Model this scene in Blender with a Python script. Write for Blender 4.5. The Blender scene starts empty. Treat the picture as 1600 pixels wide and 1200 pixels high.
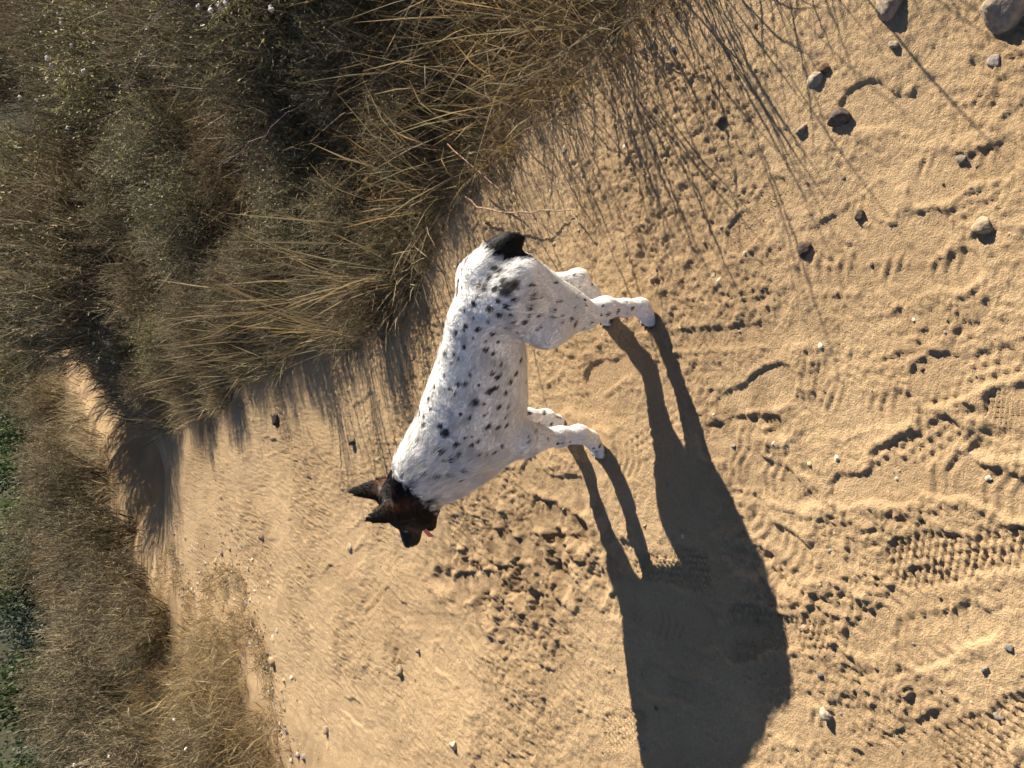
import bpy, math, random
import numpy as np
from mathutils import Vector, Matrix
from mathutils.bvhtree import BVHTree

# ------------------------------------------------------------------ camera, sky, sun, exposure
scn = bpy.context.scene
COL = scn.collection
CAM_H, PITCH, FPX = 1.5, math.radians(34.0), 1290.0          # FPX: focal length in pixels of the 1600 px wide photograph
fwd = Vector((0, math.cos(PITCH), -math.sin(PITCH)))
down = Vector((0, -math.sin(PITCH), -math.cos(PITCH)))
right = Vector((1, 0, 0))
cam_data = bpy.data.cameras.new('camera')
cam = bpy.data.objects.new('camera', cam_data)
COL.objects.link(cam)
# the phone was held upright but the picture is stored on its side: world up points to the left of the frame
M3 = Matrix((down, right, -fwd)).transposed()
cam.matrix_world = Matrix.Translation((0, 0, CAM_H)) @ M3.to_4x4()
cam_data.sensor_fit = 'HORIZONTAL'
cam_data.sensor_width = 36.0
cam_data.lens = FPX / 1600.0 * 36.0
cam_data.clip_start = 0.05
cam_data.clip_end = 3000.0
scn.camera = cam

SUN_EL = math.radians(27.5)
SUN_H = Vector((0.90, 0.43, 0)).normalized()               # horizontal direction towards the sun
sun_dir = Vector((SUN_H.x * math.cos(SUN_EL), SUN_H.y * math.cos(SUN_EL), math.sin(SUN_EL)))
world = bpy.data.worlds.new('World')
scn.world = world
world.use_nodes = True
wn = world.node_tree
wn.nodes.clear()
sky = wn.nodes.new('ShaderNodeTexSky')
sky.sky_type = 'NISHITA'
sky.sun_disc = False
sky.sun_elevation = SUN_EL
sky.sun_rotation = math.atan2(SUN_H.x, SUN_H.y)
sky.air_density = 0.55
sky.dust_density = 0.4
sky.ozone_density = 1.0
bg = wn.nodes.new('ShaderNodeBackground')
bg.inputs['Strength'].default_value = 0.05
wo = wn.nodes.new('ShaderNodeOutputWorld')
wn.links.new(sky.outputs[0], bg.inputs[0])
wn.links.new(bg.outputs[0], wo.inputs[0])
sl = bpy.data.lights.new('sun', 'SUN')
sl.energy = 5.0
sl.angle = math.radians(0.5)
sl.color = (1.0, 0.905, 0.755)
so = bpy.data.objects.new('sun', sl)
so.rotation_euler = sun_dir.to_track_quat('Z', 'Y').to_euler()
COL.objects.link(so)
scn.view_settings.view_transform = 'Standard'
scn.view_settings.look = 'None'
scn.view_settings.gamma = 1.0
scn.view_settings.exposure = 1.62
scn.view_settings.use_curve_mapping = False
scn.cycles.use_adaptive_sampling = True
scn.cycles.adaptive_threshold = 0.02
scn.cycles.max_bounces = 5
scn.cycles.diffuse_bounces = 3
scn.cycles.glossy_bounces = 2
scn.cycles.transmission_bounces = 3

# ------------------------------------------------------------------ helpers
rng = np.random.default_rng(7)
random.seed(7)

def ray(px, py):
    return (fwd * FPX + down * (px - 800) + right * (600 - py)).normalized()

def hash2(ix, iy, seed):
    h = (ix.astype(np.int64) * 374761393 + iy.astype(np.int64) * 668265263 + seed * 974634777) & 0xFFFFFFFF
    h = ((h ^ (h >> 13)) * 1274126177) & 0xFFFFFFFF
    return (h ^ (h >> 16)) & 0xFFFFFFFF

def perlin(x, y, seed=0):
    x = np.asarray(x, float); y = np.asarray(y, float)
    ix = np.floor(x); iy = np.floor(y)
    fx = x - ix; fy = y - iy
    def g(ox, oy):
        a = hash2(ix + ox, iy + oy, seed) * (2 * np.pi / 4294967296.0)
        return np.cos(a) * (fx - ox) + np.sin(a) * (fy - oy)
    u = fx * fx * fx * (fx * (fx * 6 - 15) + 10); v = fy * fy * fy * (fy * (fy * 6 - 15) + 10)
    a = g(0, 0); b = g(1, 0); c = g(0, 1); d = g(1, 1)
    return 1.5 * ((a + (b - a) * u) * (1 - v) + (c + (d - c) * u) * v)

def smooth(a, b, x):
    t = np.clip((x - a) / (b - a), 0, 1)
    return t * t * (3 - 2 * t)

def tag(o, label=None, cat=None, group=None, kind=None):
    if label: o['label'] = label
    if cat: o['category'] = cat
    if group: o['group'] = group
    if kind: o['kind'] = kind
    return o

def mesh_np(name, verts, faces, mat=None, cols=None, smooth_shade=False, attr='tint'):
    """verts (N,3), faces (M,k) of one size"""
    me = bpy.data.meshes.new(name)
    verts = np.ascontiguousarray(verts, np.float32); faces = np.ascontiguousarray(faces, np.int32)
    me.vertices.add(len(verts)); me.vertices.foreach_set('co', verts.ravel())
    k = faces.shape[1]
    me.loops.add(faces.size); me.loops.foreach_set('vertex_index', faces.ravel())
    me.polygons.add(len(faces))
    me.polygons.foreach_set('loop_start', np.arange(0, faces.size, k, dtype=np.int32))
    if smooth_shade:
        me.polygons.foreach_set('use_smooth', np.ones(len(faces), bool))
    if cols is not None:
        a = me.attributes.new(attr, 'FLOAT_COLOR', 'POINT')
        c = np.ones((len(verts), 4), np.float32); c[:, :3] = cols
        a.data.foreach_set('color', c.ravel())
    me.update(calc_edges=True)
    if mat: me.materials.append(mat)
    return me

def link(name, me, parent=None):
    o = bpy.data.objects.new(name, me)
    COL.objects.link(o)
    if parent: o.parent = parent
    return o

def norm(a):
    return a / np.maximum(np.linalg.norm(a, axis=-1, keepdims=True), 1e-9)

def ribbons(P, side, W, col):
    """P (N,K,3) centre lines, side (N,3), W (N,K) half widths, col (N,3) or (N,K,3)"""
    N, K, _ = P.shape
    s = side[:, None, :] * W[..., None]
    V = np.stack([P - s, P + s], axis=2).reshape(-1, 3)
    base = (np.arange(N) * K * 2)[:, None] + (np.arange(K - 1) * 2)[None, :]
    F = np.stack([base, base + 1, base + 3, base + 2], -1).reshape(-1, 4)
    if col.ndim == 2: col = np.repeat(col[:, None, :], K, 1)
    C = np.repeat(col[:, :, None, :], 2, 2).reshape(-1, 3)
    return V, F, C

def join(parts):
    V = []; F = []; C = []; n = 0
    for v, f, c in parts:
        V.append(v); F.append(f + n); C.append(c); n += len(v)
    return np.concatenate(V), np.concatenate(F), np.concatenate(C)

# ------------------------------------------------------------------ materials
def new_mat(name):
    m = bpy.data.materials.new(name); m.use_nodes = True
    nt = m.node_tree; nt.nodes.clear()
    return m, nt, nt.nodes.new, nt.links.new

def strand_mat(name, translucent=0.3, rough=0.7, spec=0.15):
    m, nt, N, L = new_mat(name)
    at = N('ShaderNodeAttribute'); at.attribute_name = 'tint'
    oi = N('ShaderNodeObjectInfo')
    hs = N('ShaderNodeHueSaturation')
    mr = N('ShaderNodeMapRange'); mr.inputs[3].default_value = 0.75; mr.inputs[4].default_value = 1.25
    L(oi.outputs['Random'], mr.inputs[0]); L(mr.outputs[0], hs.inputs['Value'])
    L(at.outputs['Color'], hs.inputs['Color'])
    p = N('ShaderNodeBsdfPrincipled')
    p.inputs['Roughness'].default_value = rough
    p.inputs['Specular IOR Level'].default_value = spec
    L(hs.outputs[0], p.inputs['Base Color'])
    t = N('ShaderNodeBsdfTranslucent'); L(hs.outputs[0], t.inputs[0])
    mx = N('ShaderNodeMixShader'); mx.inputs[0].default_value = translucent
    L(p.outputs[0], mx.inputs[1]); L(t.outputs[0], mx.inputs[2])
    o = N('ShaderNodeOutputMaterial'); L(mx.outputs[0], o.inputs[0])
    return m

def plain_mat(name, rough=0.8, bump=0.0, bscale=200.0, spec=0.2, attr='tint', var=0.15):
    m, nt, N, L = new_mat(name)
    at = N('ShaderNodeAttribute'); at.attribute_name = attr
    tc = N('ShaderNodeTexCoord')
    nz = N('ShaderNodeTexNoise'); nz.inputs['Scale'].default_value = bscale; nz.inputs['Detail'].default_value = 4
    L(tc.outputs['Object'], nz.inputs['Vector'])
    hs = N('ShaderNodeHueSaturation')
    mr = N('ShaderNodeMapRange'); mr.inputs[1].default_value = 0.25; mr.inputs[2].default_value = 0.75
    mr.inputs[3].default_value = 1 - var; mr.inputs[4].default_value = 1 + var
    L(nz.outputs[0], mr.inputs[0]); L(mr.outputs[0], hs.inputs['Value']); L(at.outputs['Color'], hs.inputs['Color'])
    p = N('ShaderNodeBsdfPrincipled'); p.inputs['Roughness'].default_value = rough
    p.inputs['Specular IOR Level'].default_value = spec
    L(hs.outputs[0], p.inputs['Base Color'])
    if bump:
        b = N('ShaderNodeBump'); b.inputs['Strength'].default_value = 1.0; b.inputs['Distance'].default_value = bump
        L(nz.outputs[0], b.inputs['Height']); L(b.outputs[0], p.inputs['Normal'])
    o = N('ShaderNodeOutputMaterial'); L(p.outputs[0], o.inputs[0])
    return m

def sand_mat():
    m, nt, N, L = new_mat('sand')
    at = N('ShaderNodeAttribute'); at.attribute_name = 'tint'
    geo = N('ShaderNodeNewGeometry')
    n1 = N('ShaderNodeTexNoise'); n1.inputs['Scale'].default_value = 140; n1.inputs['Detail'].default_value = 6; n1.inputs['Roughness'].default_value = 0.7
    n2 = N('ShaderNodeTexNoise'); n2.inputs['Scale'].default_value = 900; n2.inputs['Detail'].default_value = 3
    vo = N('ShaderNodeTexVoronoi'); vo.inputs['Scale'].default_value = 260
    for n in (n1, n2, vo): L(geo.outputs['Position'], n.inputs['Vector'])
    mr = N('ShaderNodeMapRange'); mr.inputs[1].default_value = 0.3; mr.inputs[2].default_value = 0.7
    mr.inputs[3].default_value = 0.86; mr.inputs[4].default_value = 1.12
    L(n1.outputs[0], mr.inputs[0])
    mr2 = N('ShaderNodeMapRange'); mr2.inputs[1].default_value = 0.3; mr2.inputs[2].default_value = 0.7
    mr2.inputs[3].default_value = 0.88; mr2.inputs[4].default_value = 1.1
    L(n2.outputs[0], mr2.inputs[0])
    mu = N('ShaderNodeMath'); mu.operation = 'MULTIPLY'; L(mr.outputs[0], mu.inputs[0]); L(mr2.outputs[0], mu.inputs[1])
    hs = N('ShaderNodeHueSaturation'); L(at.outputs['Color'], hs.inputs['Color']); L(mu.outputs[0], hs.inputs['Value'])
    ad = N('ShaderNodeMath'); ad.operation = 'MULTIPLY_ADD'; ad.inputs[1].default_value = 0.35
    L(n2.outputs[0], ad.inputs[0]); L(n1.outputs[0], ad.inputs[2])
    ad2 = N('ShaderNodeMath'); ad2.operation = 'MULTIPLY_ADD'; ad2.inputs[1].default_value = -0.25
    L(vo.outputs['Distance'], ad2.inputs[0]); L(ad.outputs[0], ad2.inputs[2])
    b = N('ShaderNodeBump'); b.inputs['Strength'].default_value = 1.0; b.inputs['Distance'].default_value = 0.007
    L(ad2.outputs[0], b.inputs['Height'])
    p = N('ShaderNodeBsdfPrincipled'); p.inputs['Roughness'].default_value = 0.95; p.inputs['Specular IOR Level'].default_value = 0.05
    p.inputs['Diffuse Roughness'].default_value = 0.6
    L(hs.outputs[0], p.inputs['Base Color']); L(b.outputs[0], p.inputs['Normal'])
    o = N('ShaderNodeOutputMaterial'); L(p.outputs[0], o.inputs[0])
    return m

MAT_SAND = sand_mat()
MAT_GRASS = strand_mat('dry_straw', 0.35)
MAT_TWIG = strand_mat('twig', 0.12, 0.8, 0.1)
MAT_LEAF = strand_mat('leaf', 0.3, 0.6, 0.2)
MAT_STONE = plain_mat('stone', 0.95, 0.004, 90, 0.03, var=0.35)
MAT_FLOWER = plain_mat('flower_head', 0.9, 0.002, 300, 0.1)
MAT_BARK = plain_mat('bark', 0.95, 0.002, 160, 0.0, var=0.3)

# ------------------------------------------------------------------ terrain
RE = np.array([[-5, 1.9], [0.5, 1.25], [1.3, 1.02], [1.67, .84], [2.1, .74], [2.55, .6], [2.8, .38], [3.46, .16], [4.7, .03], [6, -.22], [7.8, -.5], [9, -.38], [10.5, -.15], [12, .05], [13.5, .35], [16, 1.2], [19, 2.6], [24, 6], [60, 40]])
LE = np.array([[-5, -5.5], [0.5, -4.2], [3, -3.0], [4.3, -2.1], [4.6, -1.75], [5.0, -1.42], [6, -1.5], [7.8, -1.62], [9.0, -1.42], [10, -1.15], [11, -.75], [12.5, -.32], [13.5, -.02], [16, .75], [19, 1.6], [24, 4.8], [60, 38]])
def right_edge(y):
    y = np.asarray(y, float)
    return np.interp(y, RE[:, 0], RE[:, 1]) + (.10 * perlin(y * 1.5, 0 * y + .5, 90) + .05 * perlin(y * 4.3, 0 * y + .5, 91)) * smooth(1.2, 3.0, y)
def left_edge(y):
    y = np.asarray(y, float)
    return np.interp(y, LE[:, 0], LE[:, 1]) + .22 * perlin(y * 1.3, 0 * y + .5, 92) + .12 * perlin(y * 3.7, 0 * y + .5, 93)

def macro(x, y):
    """large shape of the land without small relief"""
    x = np.asarray(x, float); y = np.asarray(y, float)
    dr = np.maximum(x - right_edge(y), 0); dl = np.maximum(left_edge(y) - x, 0)
    z = 0.03 * smooth(0, 0.7, dr) + 0.02 * np.minimum(dr, 1.2) + 0.06 * np.clip(dr - 1.2, 0, 8) + 0.07 * smooth(0, 0.8, dl) + 0.02 * np.minimum(dl, 6)
    inside = np.minimum(right_edge(y) - x, x - left_edge(y))
    z = z - .30 * smooth(7.2, 9.5, y) * smooth(16, 13, y) * smooth(-.15, .35, inside)
    s = y - 17.5 - 0.75 * x
    z = z - 0.30 * np.clip(s, 0, 34) * smooth(0, 8, s)
    far = np.hypot(x, y)
    z = z + 26 * smooth(120, 420, far) * smooth(-200, 60, x + 0.3 * y) * 0.25
    z = z + 0.018 * perlin(x * 1.1, y * 1.1, 3) + 0.25 * smooth(6, 20, far) * perlin(x * .22, y * .22, 4) * smooth(0, 2, dr + dl)
    return z

FEET = []   # filled with world xy of the paws: the sand is pressed flat there

def sole(u, v, L, W):
    """signed distance of a shoe sole, u along (heel 0 .. toe L), v across"""
    t = np.clip(u / L, 0, 1)
    hw = W * (0.36 + 0.14 * smooth(0.35, 0.72, t) - 0.03 * np.exp(-((t - .42) / .14) ** 2))
    hw0, hw1 = 0.36 * W, 0.44 * W
    uc = np.clip(u, hw0, L - hw1)
    return np.hypot(u - uc, v) - hw * 1.0

PRINTS = [  # image x,y of heel ; image x,y of toe ; tread ; depth
    (1330, 1010, 1480, 910, 'arc', .010), (1500, 660, 1392, 735, 'dot', .011),
    (1430, 640, 1285, 640, 'bar', .009), (1300, 770, 1410, 752, 'smooth', .010), (1640, 1090, 1480, 1190, 'tri', .010),
    (1120, 640, 1240, 590, 'hatch', .006), (1330, 1150, 1215, 1120, 'bar', .008), (1170, 800, 1250, 880, 'arc', .012),
    (1250, 985, 1130, 1010, 'hatch', .006), (930, 1090, 880, 1030, 'hatch', .008), (1010, 1120, 950, 1150, 'tri', .007),
    (905, 1040, 860, 1075, 'bar', .008), (720, 1060, 690, 1030, 'bar', .006), (1230, 280, 1190, 330, 'hatch', .006),
    (1400, 300, 1330, 350, 'arc', .008), (1540, 420, 1430, 430, 'bar', .007), (1600, 560, 1480, 590, 'dot', .007),
    (1200, 690, 1110, 690, 'arc', .011), (780, 905, 700, 925, 'smooth', .012), (905, 815, 830, 800, 'arc', .010),
    (1330, 385, 1390, 375, 'smooth', .007), (640, 960, 600, 930, 'bar', .006), (860, 690, 830, 740, 'arc', .008),
    (1000, 560, 920, 600, 'smooth', .006), (1560, 960, 1450, 1000, 'arc', .009), (1250, 760, 1180, 735, 'bar', .009),
    (760, 830, 700, 800, 'tri', .007), (840, 860, 770, 850, 'smooth', .012), (1090, 1090, 1010, 1060, 'dot', .008),
    (1600, 240, 1500, 270, 'bar', .007), (1460, 180, 1390, 170, 'smooth', .006), (570, 860, 535, 890, 'arc', .008), (1645, 848, 1392, 884, 'tri', .0105),
]
SCUFFS = [
    (815, 905, .10, .05, .022, .6), (735, 880, .09, .05, .020, .3), (880, 880, .10, .05, .020, .4), (775, 840, .07, .04, .016, 1.0),  # image x,y ; half axes in metres ; depth ; direction
    (755, 925, .10, .06, .020, .5), (870, 820, .07, .045, .016, .2), (905, 835, .06, .05, .018, 1.2), (800, 875, .13, .06, .022, .3), (845, 942, .06, .04, .014, .9),
    (720, 830, .06, .04, .012, .4), (690, 905, .09, .05, .014, 1.8), (1180, 665, .09, .03, .010, 1.5), (1165, 880, .06, .03, .009, 1.0), (1225, 895, .07, .03, .012, 1.1),
    (940, 905, .06, .04, .012, .3), (1240, 770, .10, .03, .008, 1.4), (1560, 690, .09, .03, .007, 1.5), (985, 870, .05, .03, .008, .6), (1010, 395, .08, .05, .008, .3), (1330, 950, .07, .03, .007, 1.2),
]
def gpt(px, py):
    d = ray(px, py); k = -CAM_H / d.z
    return np.array([d.x * k, d.y * k])

def relief(x, y):
    """small relief of the loose sand: ripples, pits, boot prints, tyre marks"""
    n = perlin
    wx = x + .02 * n(x * 9, y * 9, 20); wy = y + .02 * n(x * 9, y * 9, 21)
    rough = .22 + .60 * smooth(-.35, .55, n(x * 1.6, y * 1.6, 22) + .45 * n(x * 5, y * 5, 23))       # crumbly patches against smooth dust
    h = .008 * n(wx * 3.5, wy * 3.5, 24) + .0045 * n(wx * 8, wy * 8, 25)
    r = np.abs(n(wx * 13, wy * 11, 26)); h = h + .0045 * (.3 - r) * (0.4 + rough)
    h = h + (.0030 * n(wx * 27, wy * 24, 27) + .0050 * np.abs(n(wx * 31, wy * 27, 44))) * (.35 + rough)
    h = h + (.0022 * n(wx * 58, wy * 52, 28) + .0046 * np.abs(n(wx * 62, wy * 55, 45))) * (.35 + 1.1 * rough) + (.0016 * n(x * 108, y * 97, 29) + .0036 * np.abs(n(x * 118, y * 104, 46))) * (.45 + rough)
    pit = np.clip(n(wx * 34, wy * 27, 30) + .5 * n(x * 80, y * 80, 33) - .42, 0, 1); h = h - .0055 * pit * (.3 + rough)
    # tyre marks running along the trail
    for x0, x1, w in ((.03, -.10, .024), (.13, .05, .02), (-.5, -.9, .024), (.40, .30, .022)):
        cx = x0 + (x1 - x0) * (y - .6) / 2.2 + .015 * np.sin(y * 2.1 + x0 * 30)
        d = x - cx
        band = 1 - smooth(w, w + .012, np.abs(d))
        fade = .8 * smooth(-.05, .4, n(x * .9 + 5, y * 1.3, 31 + int(x0 * 10))) * band
        knob = np.cos(y * 2 * np.pi / .021 + np.sign(d) * 1.6) * np.cos(d * 2 * np.pi / .021)
        h = h * (1 - .5 * fade) + fade * (-.002 + .0017 * knob * smooth(-.3, .3, n(x * 14, y * 14, 34))) + .002 * fade * np.exp(-((np.abs(d) - w - .008) / .008) ** 2)
    # kicked up hollows and heaps
    wob_ = .30 * n(x * 14, y * 14, 35)
    crumb_ = .0030 * n(x * 48, y * 44, 36) + .0026 * n(x * 95, y * 90, 37) + .004 * n(x * 22, y * 20, 38)
    for sx, sy, rx, ry, dp, an in SCUFFS:
        c = gpt(sx, sy); X = x - c[0]; Y = y - c[1]
        u = X * math.cos(an) + Y * math.sin(an); v = -X * math.sin(an) + Y * math.cos(an)
        q = np.sqrt((u / rx) ** 2 + (v / ry) ** 2) + wob_
        near_ = np.exp(-(q * .45) ** 2)
        dp = dp * .75
        h = h - dp * (1 - smooth(.5, 1.05, q)) + dp * .55 * np.exp(-((q - 1.25) / .25) ** 2) + near_ * crumb_
    extra = []
    r2 = random.Random(5)
    for i in range(30):
        yy = .6 + 4.2 * r2.random() ** 1.3; xx = r2.uniform(-1.0, .55) * (0.5 + yy * .35)
        if xx > right_edge(yy) - .2: continue
        a = r2.choice([1, -1]) * math.pi / 2 + r2.gauss(.12, .3)
        extra.append(((xx, yy), a, r2.choice(['bar', 'hatch', 'arc', 'smooth', 'dot', 'tri']), r2.uniform(.0012, .0026)))
    plist = []
    for hx, hy, tx, ty, tr, dp in PRINTS:
        a = gpt(hx, hy); b = gpt(tx, ty); ang = math.atan2(b[1] - a[1], b[0] - a[0])
        plist.append((a, ang, tr, dp * (.30 if tr == 'tri' else .22), max(.2, min(.31, np.hypot(*(b - a))))))
    plist = [(np.array(p), a, t, d, .28) for p, a, t, d in extra] + plist
    for p, ang, tr, dp, L in plist:
        sel = np.nonzero((np.abs(x - p[0]) < .5) & (np.abs(y - p[1]) < .5))[0]
        if len(sel) == 0: continue
        X = x[sel] - p[0]; Y = y[sel] - p[1]
        u = X * math.cos(ang) + Y * math.sin(ang); v = -X * math.sin(ang) + Y * math.cos(ang)
        wob = .006 * n(X * 18 + p[0] * 7, Y * 18, 40)
        W = .105 if L > .25 else .095
        d = sole(u, v, L, W) + wob
        ins = 1 - smooth(-.006, .001, d)
        if tr == 'tri':
            s = .0155; k = np.floor(v / s); uu = (u / s + .5 * k) % 1.0; vv = (v / s) % 1.0
            t = -.0014 + .0075 * np.clip(1 - np.abs(uu - .45) * 2.4 - vv * .6, 0, 1) ** .7
        elif tr == 'dot':
            s = .021; k = np.floor(v / s); uu = (u / s + .5 * k) % 1.0 - .5; vv = (v / s) % 1.0 - .5
            t = .0048 * (1 - smooth(.18, .34, np.hypot(uu, vv))) - .001
        elif tr == 'bar':
            t = .0036 * smooth(-.25, .25, np.sin((u + .35 * np.abs(v)) * 2 * np.pi / .024)) - .001
        elif tr == 'hatch':
            t = .0034 * np.sin((u + v) * 2 * np.pi / .017) * np.sin((u - v) * 2 * np.pi / .017)
        elif tr == 'arc':
            t = .0036 * smooth(-.2, .3, np.sin((u + 9 * v * v) * 2 * np.pi / .026)) * (np.abs(v) < W * .36) - .001
        else:
            t = 0 * u
        wear = smooth(-.35, .15, n(X * 11, Y * 11, 41)) if tr != 'tri' else 1.0
        floor = -dp + t * wear + .0012 * n(X * 60, Y * 60, 42)
        hh = h[sel]
        dd = np.clip(d, 0, .2)
        berm = dp * (.35 if tr == 'tri' else .8) * np.exp(-((dd - .008) / .007) ** 2) * (d > -.004) * (.45 + .8 * smooth(-.3, .3, n(X * 9 + 3, Y * 9, 43)))
        h[sel] = hh * (1 - ins) + (hh * (.6 if tr == 'tri' else .28) + floor) * ins + berm
    return h

def ground_z(x, y):
    """cheap height for placing things"""
    return macro(x, y)

xs_mid = np.arange(-1.7, 1.3, .0045)
def grow(a, step, end, q):
    out = []; s = step
    while a < end:
        s *= q; a += s; out.append(a)
    return out
xr = grow(xs_mid[-1], .0052, 700, 1.085); xl = grow(-xs_mid[0], .0052, 700, 1.085)
XS = np.concatenate([-np.array(xl)[::-1], xs_mid, xr])
ys = [0.42]
while ys[-1] < 900:
    y = ys[-1]; d2 = 2.25 + y * y
    ys.append(y + max(.0028, min(d2 / (1.5 * 825) * 1.15, .05 * y + .05)))
yb = grow(-.42, .003, 60, 1.12)
YS = np.concatenate([-np.array(yb)[::-1], np.array(ys)])
GX, GY = np.meshgrid(XS, YS)
gx = GX.ravel(); gy = GY.ravel()
gz = macro(gx, gy)
near = (gy > .35) & (gy < 9) & (gx > -4) & (gx < 3)
rel = np.zeros_like(gx)
# paws of the dog (world), computed further down from the same numbers
DOG_C = np.array([0.0, 1.765]); DOG_F = np.array([-0.874, 0.486]); DOG_L = np.array([-0.486, -0.874])
PAWS_LOCAL = {'fl': (.158, .075), 'fr': (.198, -.075), 'hl': (-.245, .078), 'hr': (-.175, -.075)}
rel[near] = relief(gx[near], gy[near])
dr_all = np.maximum(gx - right_edge(gy), left_edge(gy) - gx)
rel *= smooth(9, 5, gy)
paw_n = .6 + .6 * perlin(gx * 40, gy * 40, 57)
for k, (f, l) in PAWS_LOCAL.items():
    c = DOG_C + DOG_F * f + DOG_L * l
    d = np.hypot(gx - c[0], gy - c[1])
    w = 1 - smooth(.034, .075, d)
    rel = rel * (1 - w) + .0035 * w + .006 * np.exp(-((d - .050) / .011) ** 2) * paw_n
base_und = .018 * perlin(gx * 1.1, gy * 1.1, 3)
for k, (f, l) in PAWS_LOCAL.items():
    pass
dogw = 1 - smooth(.45, .9, np.hypot(gx - DOG_C[0], gy - DOG_C[1]))
gz = gz - base_und * dogw + rel
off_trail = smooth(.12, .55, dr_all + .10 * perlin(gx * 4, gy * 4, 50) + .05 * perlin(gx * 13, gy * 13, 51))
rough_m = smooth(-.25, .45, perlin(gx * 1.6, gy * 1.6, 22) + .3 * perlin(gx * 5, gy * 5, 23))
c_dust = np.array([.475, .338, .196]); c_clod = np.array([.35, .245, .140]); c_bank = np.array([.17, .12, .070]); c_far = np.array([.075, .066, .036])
mixr = np.clip(rough_m * .75 + .3 * perlin(gx * 9, gy * 9, 52), 0, 1)[:, None]
tint = c_dust * (1 - mixr) + c_clod * mixr
scuff_n = smooth(-.3, .3, perlin(gx * 20, gy * 20, 55)) * .7
for sx, sy, rx, ry, dp, an in SCUFFS[:12]:
    c_ = gpt(sx, sy); k_ = (np.exp(-((gx - c_[0]) ** 2 + (gy - c_[1]) ** 2) / (.16 ** 2)) * scuff_n)[:, None]
    tint = tint * (1 - k_) + np.array([.24, .165, .095]) * k_
lane = (smooth(.05, .55, perlin(gx * 2.6 + 3, gy * .9, 58)) * .35 + smooth(.1, .6, perlin(gx * 7, gy * 6, 59)) * .22)[:, None]
tint = tint * (1 - lane) + np.array([.33, .225, .128]) * lane
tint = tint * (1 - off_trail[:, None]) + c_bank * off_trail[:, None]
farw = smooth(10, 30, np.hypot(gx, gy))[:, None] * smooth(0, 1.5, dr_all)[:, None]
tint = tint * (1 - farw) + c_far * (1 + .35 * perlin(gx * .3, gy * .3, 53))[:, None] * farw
ny, nx = GX.shape
idx = np.arange(nx * ny).reshape(ny, nx)
Fq = np.stack([idx[:-1, :-1], idx[:-1, 1:], idx[1:, 1:], idx[1:, :-1]], -1).reshape(-1, 4)
cen = dr_all[Fq].mean(1) < 0
cen &= (gy[Fq].mean(1) < 26)
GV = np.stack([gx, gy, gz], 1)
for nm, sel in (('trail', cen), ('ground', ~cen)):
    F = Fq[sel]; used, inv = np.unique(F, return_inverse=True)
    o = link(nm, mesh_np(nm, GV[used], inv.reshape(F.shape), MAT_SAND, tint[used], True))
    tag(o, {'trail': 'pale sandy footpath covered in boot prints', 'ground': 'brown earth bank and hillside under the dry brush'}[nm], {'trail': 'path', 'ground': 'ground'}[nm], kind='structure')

iy0 = np.searchsorted(YS, .42)
def gz_at(x, y):
    """height of the built sheet (nearest grid sample)"""
    x = np.atleast_1d(x); y = np.atleast_1d(y)
    i = np.clip(np.searchsorted(XS, x), 0, nx - 1); j = np.clip(np.searchsorted(YS, y), 0, ny - 1)
    return gz.reshape(ny, nx)[j, i]

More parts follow.
